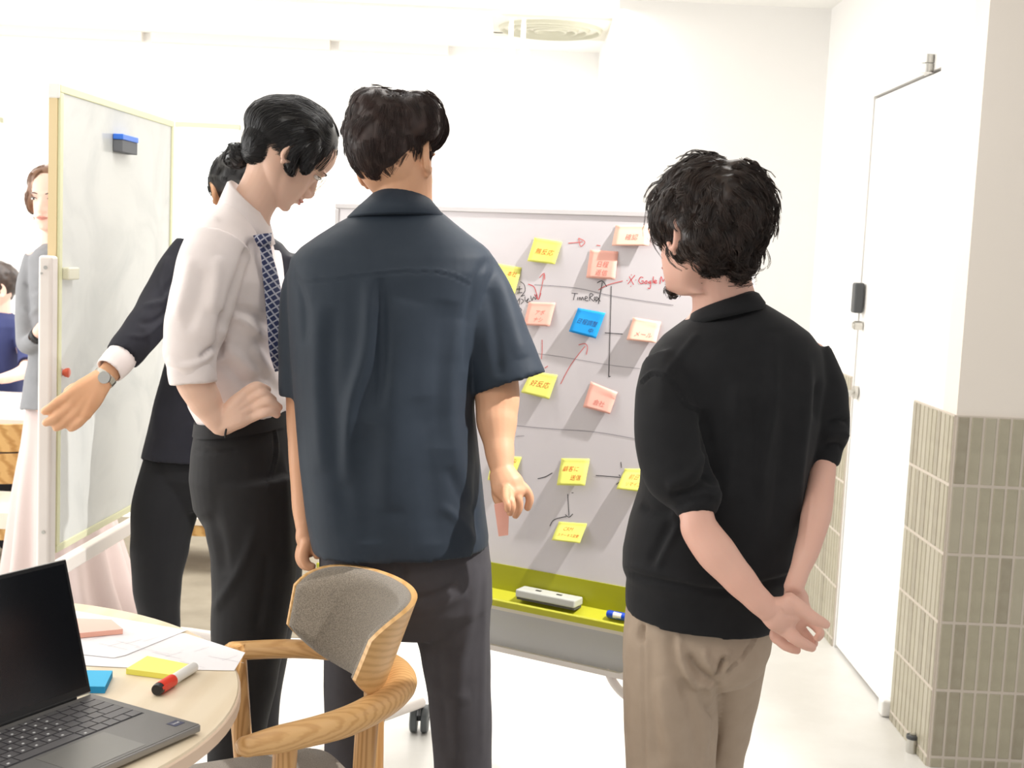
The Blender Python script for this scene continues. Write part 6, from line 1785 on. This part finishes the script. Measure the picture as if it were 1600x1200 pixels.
# ------------------------------------------------------------------ woman behind the left board
Y4_ = 4.75
YOFF[0] = -0.25
pw = empty('person', (P(105, 900, Y4_).x, Y4_ + YOFF[0], 0), 'woman in grey jacket and long pale pink skirt half hidden by the left whiteboard', 'person')
M['skin_w'] = skin('fair_skin', srgb(238, 200, 184), srgb(232, 188, 170))
TH = head_matrix(83, 314, Y4_, 176, 4, 0, 1.0)
b = MB(); add_head(b, TH, ear_out=12, female=True)
limb(b, [(85, 335, 4.76, 20), (86, 375, 4.77, 20), (88, 400, 4.77, 30)], 18, 5, rnd_end=True)
b.loft([ringE((70, 385), (106, 385), 4.77, .05), ringE((52, 405), (122, 405), 4.77, .07), ringE((56, 500), (118, 500), 4.77, .08), ringE((50, 620), (125, 620), 4.77, .09), ringE((55, 660), (120, 660), 4.77, .08)])
limb(b, [(54, 405, 4.77, 15), (44, 470, 4.76, 14), (44, 530, 4.72, 13), (56, 525, 4.62, 10.5), (66, 512, 4.58, 10)], 16, 5, rnd_end=True)
limb(b, [(120, 405, 4.77, 15), (130, 470, 4.76, 14), (128, 535, 4.72, 13), (105, 525, 4.62, 10.5), (88, 512, 4.58, 10)], 16, 5, rnd_end=True)
for i in range(4):
    finger(b, [(68, 508 + 3.5 * i - 6, 4.575, 4.2), (76, 504 + 3.5 * i - 6, 4.56, 3.8), (83, 503 + 3.5 * i - 6, 4.56, 3.2)], 8, 3)
    finger(b, [(88, 508 + 3.5 * i - 6, 4.575, 4.2), (80, 506 + 3.5 * i - 6, 4.545, 3.8), (72, 506 + 3.5 * i - 6, 4.545, 3.2)], 8, 3)
finger(b, [(66, 502, 4.57, 4.5), (72, 494, 4.56, 3.8)], 8, 3); finger(b, [(88, 502, 4.57, 4.5), (82, 494, 4.56, 3.8)], 8, 3)
for px in (85, 125): lower(b, 0, 4.78, [(px, 0.8, 0.07), (px, 0.45, 0.05), (px, 0.06, 0.032)])
remesh(b, 'body', M['skin_w'], pw, 0.005, 2)
M['jacket_w'] = cloth('grey_jacket_cloth', srgb(140, 140, 143), 0.8, 0.2, srgb(132, 132, 135))
s = MB()
s.loft([ringE(a, e, 4.77, d_, 2.2, 36) for a, e, d_ in (((72, 380), (104, 380), .055), ((58, 390), (116, 390), .08), ((48, 402), (126, 402), .09), ((50, 450), (122, 450), .10), ((54, 510), (118, 510), .095), ((46, 570), (126, 570), .105), ((36, 636), (136, 638), .125), ((42, 636), (130, 636), .115), ((46, 610), (126, 610), .11))])
limb(s, [(56, 400, 4.77, 18), (46, 440, 4.77, 18.5), (41, 490, 4.75, 17), (43, 535, 4.70, 17), (52, 532, 4.64, 14), (58, 525, 4.61, 13)], 20, 5, hollow=1.0)
limb(s, [(118, 400, 4.77, 18), (128, 440, 4.77, 18.5), (133, 490, 4.75, 17), (128, 535, 4.70, 17), (112, 530, 4.64, 14), (104, 525, 4.61, 13)], 20, 5, hollow=1.0)
remesh(s, 'jacket', M['jacket_w'], pw, 0.0065, 3, post=[creases([([(38, 440), (50, 455), (62, 452)], 4, -0.006), ([(34, 480), (48, 490), (60, 480)], 4, 0.006), ([(60, 600), (72, 570), (80, 560)], 4, -0.006)]), wrinkle(0.004, 14, (1, 1, 1), 3)])
k = MB(); limb(k, [(58, 526, 4.61, 13.4), (62, 522, 4.60, 13)], 18, 3); k.build('cuff_band', M['band'], pw, smooth=True)
M['skirt'] = cloth('pale_pink_skirt', srgb(208, 190, 186), 0.8, 0.1)
rings = []
for y, a, e, d_, pl in ((632, 44, 128, .11, 0), (690, 38, 142, .14, .02), (760, 28, 160, .18, .05), (840, 20, 180, .21, .08), (900, 14, 196, .24, .10), (944, 10, 212, .26, .11), (950, 12, 210, .255, .11)):
    r_ = ringE((a, y), (e, y + 6), 4.80, d_, 2.0, 144)
    cc = sum(r_, Vector()) / len(r_)
    rings.append([cc + (p - cc) * (1 + pl * math.cos(i * 2 * math.pi / 12 + 0.8 * math.sin(i * 0.09))) for i, p in enumerate(r_)])
MB().loft(rings).build('skirt', M['skirt'], pw, smooth=60)
M['red_shoe'] = mat('dark_red_leather', srgb(128, 52, 50), 0.4)
for px, yw in ((85, 165), (152, 200)):
    k = MB(); shoe(k, px, 4.72, yw); k.build('shoe', M['red_shoe'], pw, smooth=True)
h = MB(); skullcap(h, TH, 22); blob(h, 83, 288, 4.77, 36, 30, 42); blob(h, 84, 312, 4.83, 34, 36, 24); blob(h, 55, 302, 4.77, 10, 32, 26, 8); blob(h, 112, 302, 4.77, 10, 32, 26, -8); blob(h, 64, 278, 4.72, 18, 16, 20, -30); blob(h, 104, 278, 4.72, 18, 16, 20, 30)
hw_ = remesh(h, 'hair', M['hair_tan'], pw, 0.006, 4)
strands(hw_, 'hair_strands', M['hair_tan'], hw_, lambda p: Vector((-0.5 if p.x < P(83, 300, 4.77).x else 0.5, 0.1, -1)), 200, 8, 0.07, 8, 0.0007, 0.002, 0, 1, 0.006, 41, jitter=0.08)
add_eyes(TH, pw); add_lips(TH, pw)
q = P(53, 341, 4.745)
MB().ellipsoid(q, [(0.005, 0, 0), (0, 0.005, 0), (0, 0, 0.005)], 10, 8).build('earring', M['steel'], pw, smooth=True)

# ------------------------------------------------------------------ seated man at the far left
Y5_ = 5.98
YOFF[0] = 0.0
pm = empty('person', (P(-12, 600, Y5_).x, Y5_ + YOFF[0], 0), 'seated man in navy polo shirt at the white table, cut by the left edge', 'person')
TH = head_matrix(-8, 452, Y5_, 130, 12, 0, 1.0)
b = MB(); add_head(b, TH, ear_out=18)
limb(b, [(-4, 462, 6.0, 19), (-2, 490, 6.0, 19), (-4, 510, 6.0, 26)], 16, 5, rnd_end=True)
b.loft([ringE((-38, 510), (32, 512), 6.0, .09), ringE((-36, 600), (32, 602), 6.0, .1), ringE((-34, 670), (32, 670), 6.0, .11)])
limb(b, [(34, 520, 5.98, 14), (42, 560, 5.90, 13), (40, 578, 5.80, 12), (18, 588, 5.66, 9.5), (2, 592, 5.60, 8)], 16, 5, rnd_end=True)
limb(b, [(-42, 520, 5.98, 14), (-50, 560, 5.90, 13), (-46, 582, 5.80, 12), (-24, 590, 5.66, 9.5), (-10, 592, 5.60, 8)], 16, 5, rnd_end=True)
for i in range(4):
    finger(b, [(0 - i * 2, 590 + 1.2 * i, 5.60 - 0.012 * i, 3.4), (-8 - i, 592 + 1.2 * i, 5.585 - 0.012 * i, 3.0), (-14, 594 + i, 5.575 - 0.012 * i, 2.6)], 8, 3)
for sx in (-18, 14): limb(b, [(sx, 672, 6.0, 22), (sx, 676, 5.65, 20), (sx, 790, 5.62, 16), (sx, zpy(sx, 5.62, 0.05), 5.62, 11)], 14, 5, rnd_end=True)
remesh(b, 'body', M['skin_w'], pm, 0.006, 2)
M['polo'] = cloth('navy_polo', srgb(52, 58, 98), 0.8, 0.2)
s = MB()
s.loft([ringE(a, e, 6.0, d_, 2.3, 36) for a, e, d_ in (((-22, 486), (16, 488), .06), ((-34, 496), (28, 498), .09), ((-44, 508), (36, 510), .11), ((-42, 560), (34, 562), .125), ((-40, 640), (36, 640), .13), ((-40, 672), (36, 672), .13))])
limb(s, [(30, 510, 5.99, 16), (42, 540, 5.94, 17), (45, 566, 5.86, 17), (42, 572, 5.82, 16)], 20, 5, hollow=1.0)
limb(s, [(-38, 510, 5.99, 16), (-50, 540, 5.94, 17), (-50, 566, 5.86, 17), (-46, 572, 5.82, 16)], 20, 5, hollow=1.0)
remesh(s, 'polo_shirt', M['polo'], pm, 0.007, 3, post=[wrinkle(0.004, 14, (1, 1, 1), 3)])
t = MB()
for sx in (-20, 16): limb(t, [(sx, 668, 6.0, 27), (sx, 672, 5.64, 24), (sx, 790, 5.60, 20), (sx, zpy(sx, 5.6, 0.06), 5.6, 17)], 18, 5, rnd_end=True)
remesh(t, 'trousers', M['trouser_s'], pm, 0.009, 2)
h = MB(); skullcap(h, TH); blob(h, -8, 440, 6.0, 33, 28, 38); blob(h, 2, 450, 6.03, 22, 24, 26)
hm = remesh(h, 'hair', M['hair_dark'], pm, 0.007, 3, post=[wrinkle(0.004, 40, (1, 1, 1), 1.3)])
# his chair
sc2 = empty('dining_chair', (P(-8, 700, 6.1).x, 6.1, 0), 'honey wood chair under the seated man behind the white table', 'chair')
cx5 = P(-8, 700, 6.1).x
MB().loft([rr2(Vector((cx5, 6.02, 0)), Vector((1, 0, 0)), Vector((0, 1, 0)), 0.21, 0.2, 0.05, z) for z in (0.39, 0.43)]).build('seat', M['cream_cushion'], sc2, smooth=50)
for sx in (-0.18, 0.18):
    for yy, zz5 in ((5.86, 0.39), (6.2, 0.8)): MB().tube([(cx5 + sx, yy, 0), (cx5 + sx, yy, zz5)], 0.016, 12).build('leg', M['far_wood'], sc2, smooth=50)
MB().box((cx5, 6.22, 0.74), (0.42, 0.02, 0.13)).build('backrest', M['far_wood'], sc2, bevel=0.004)
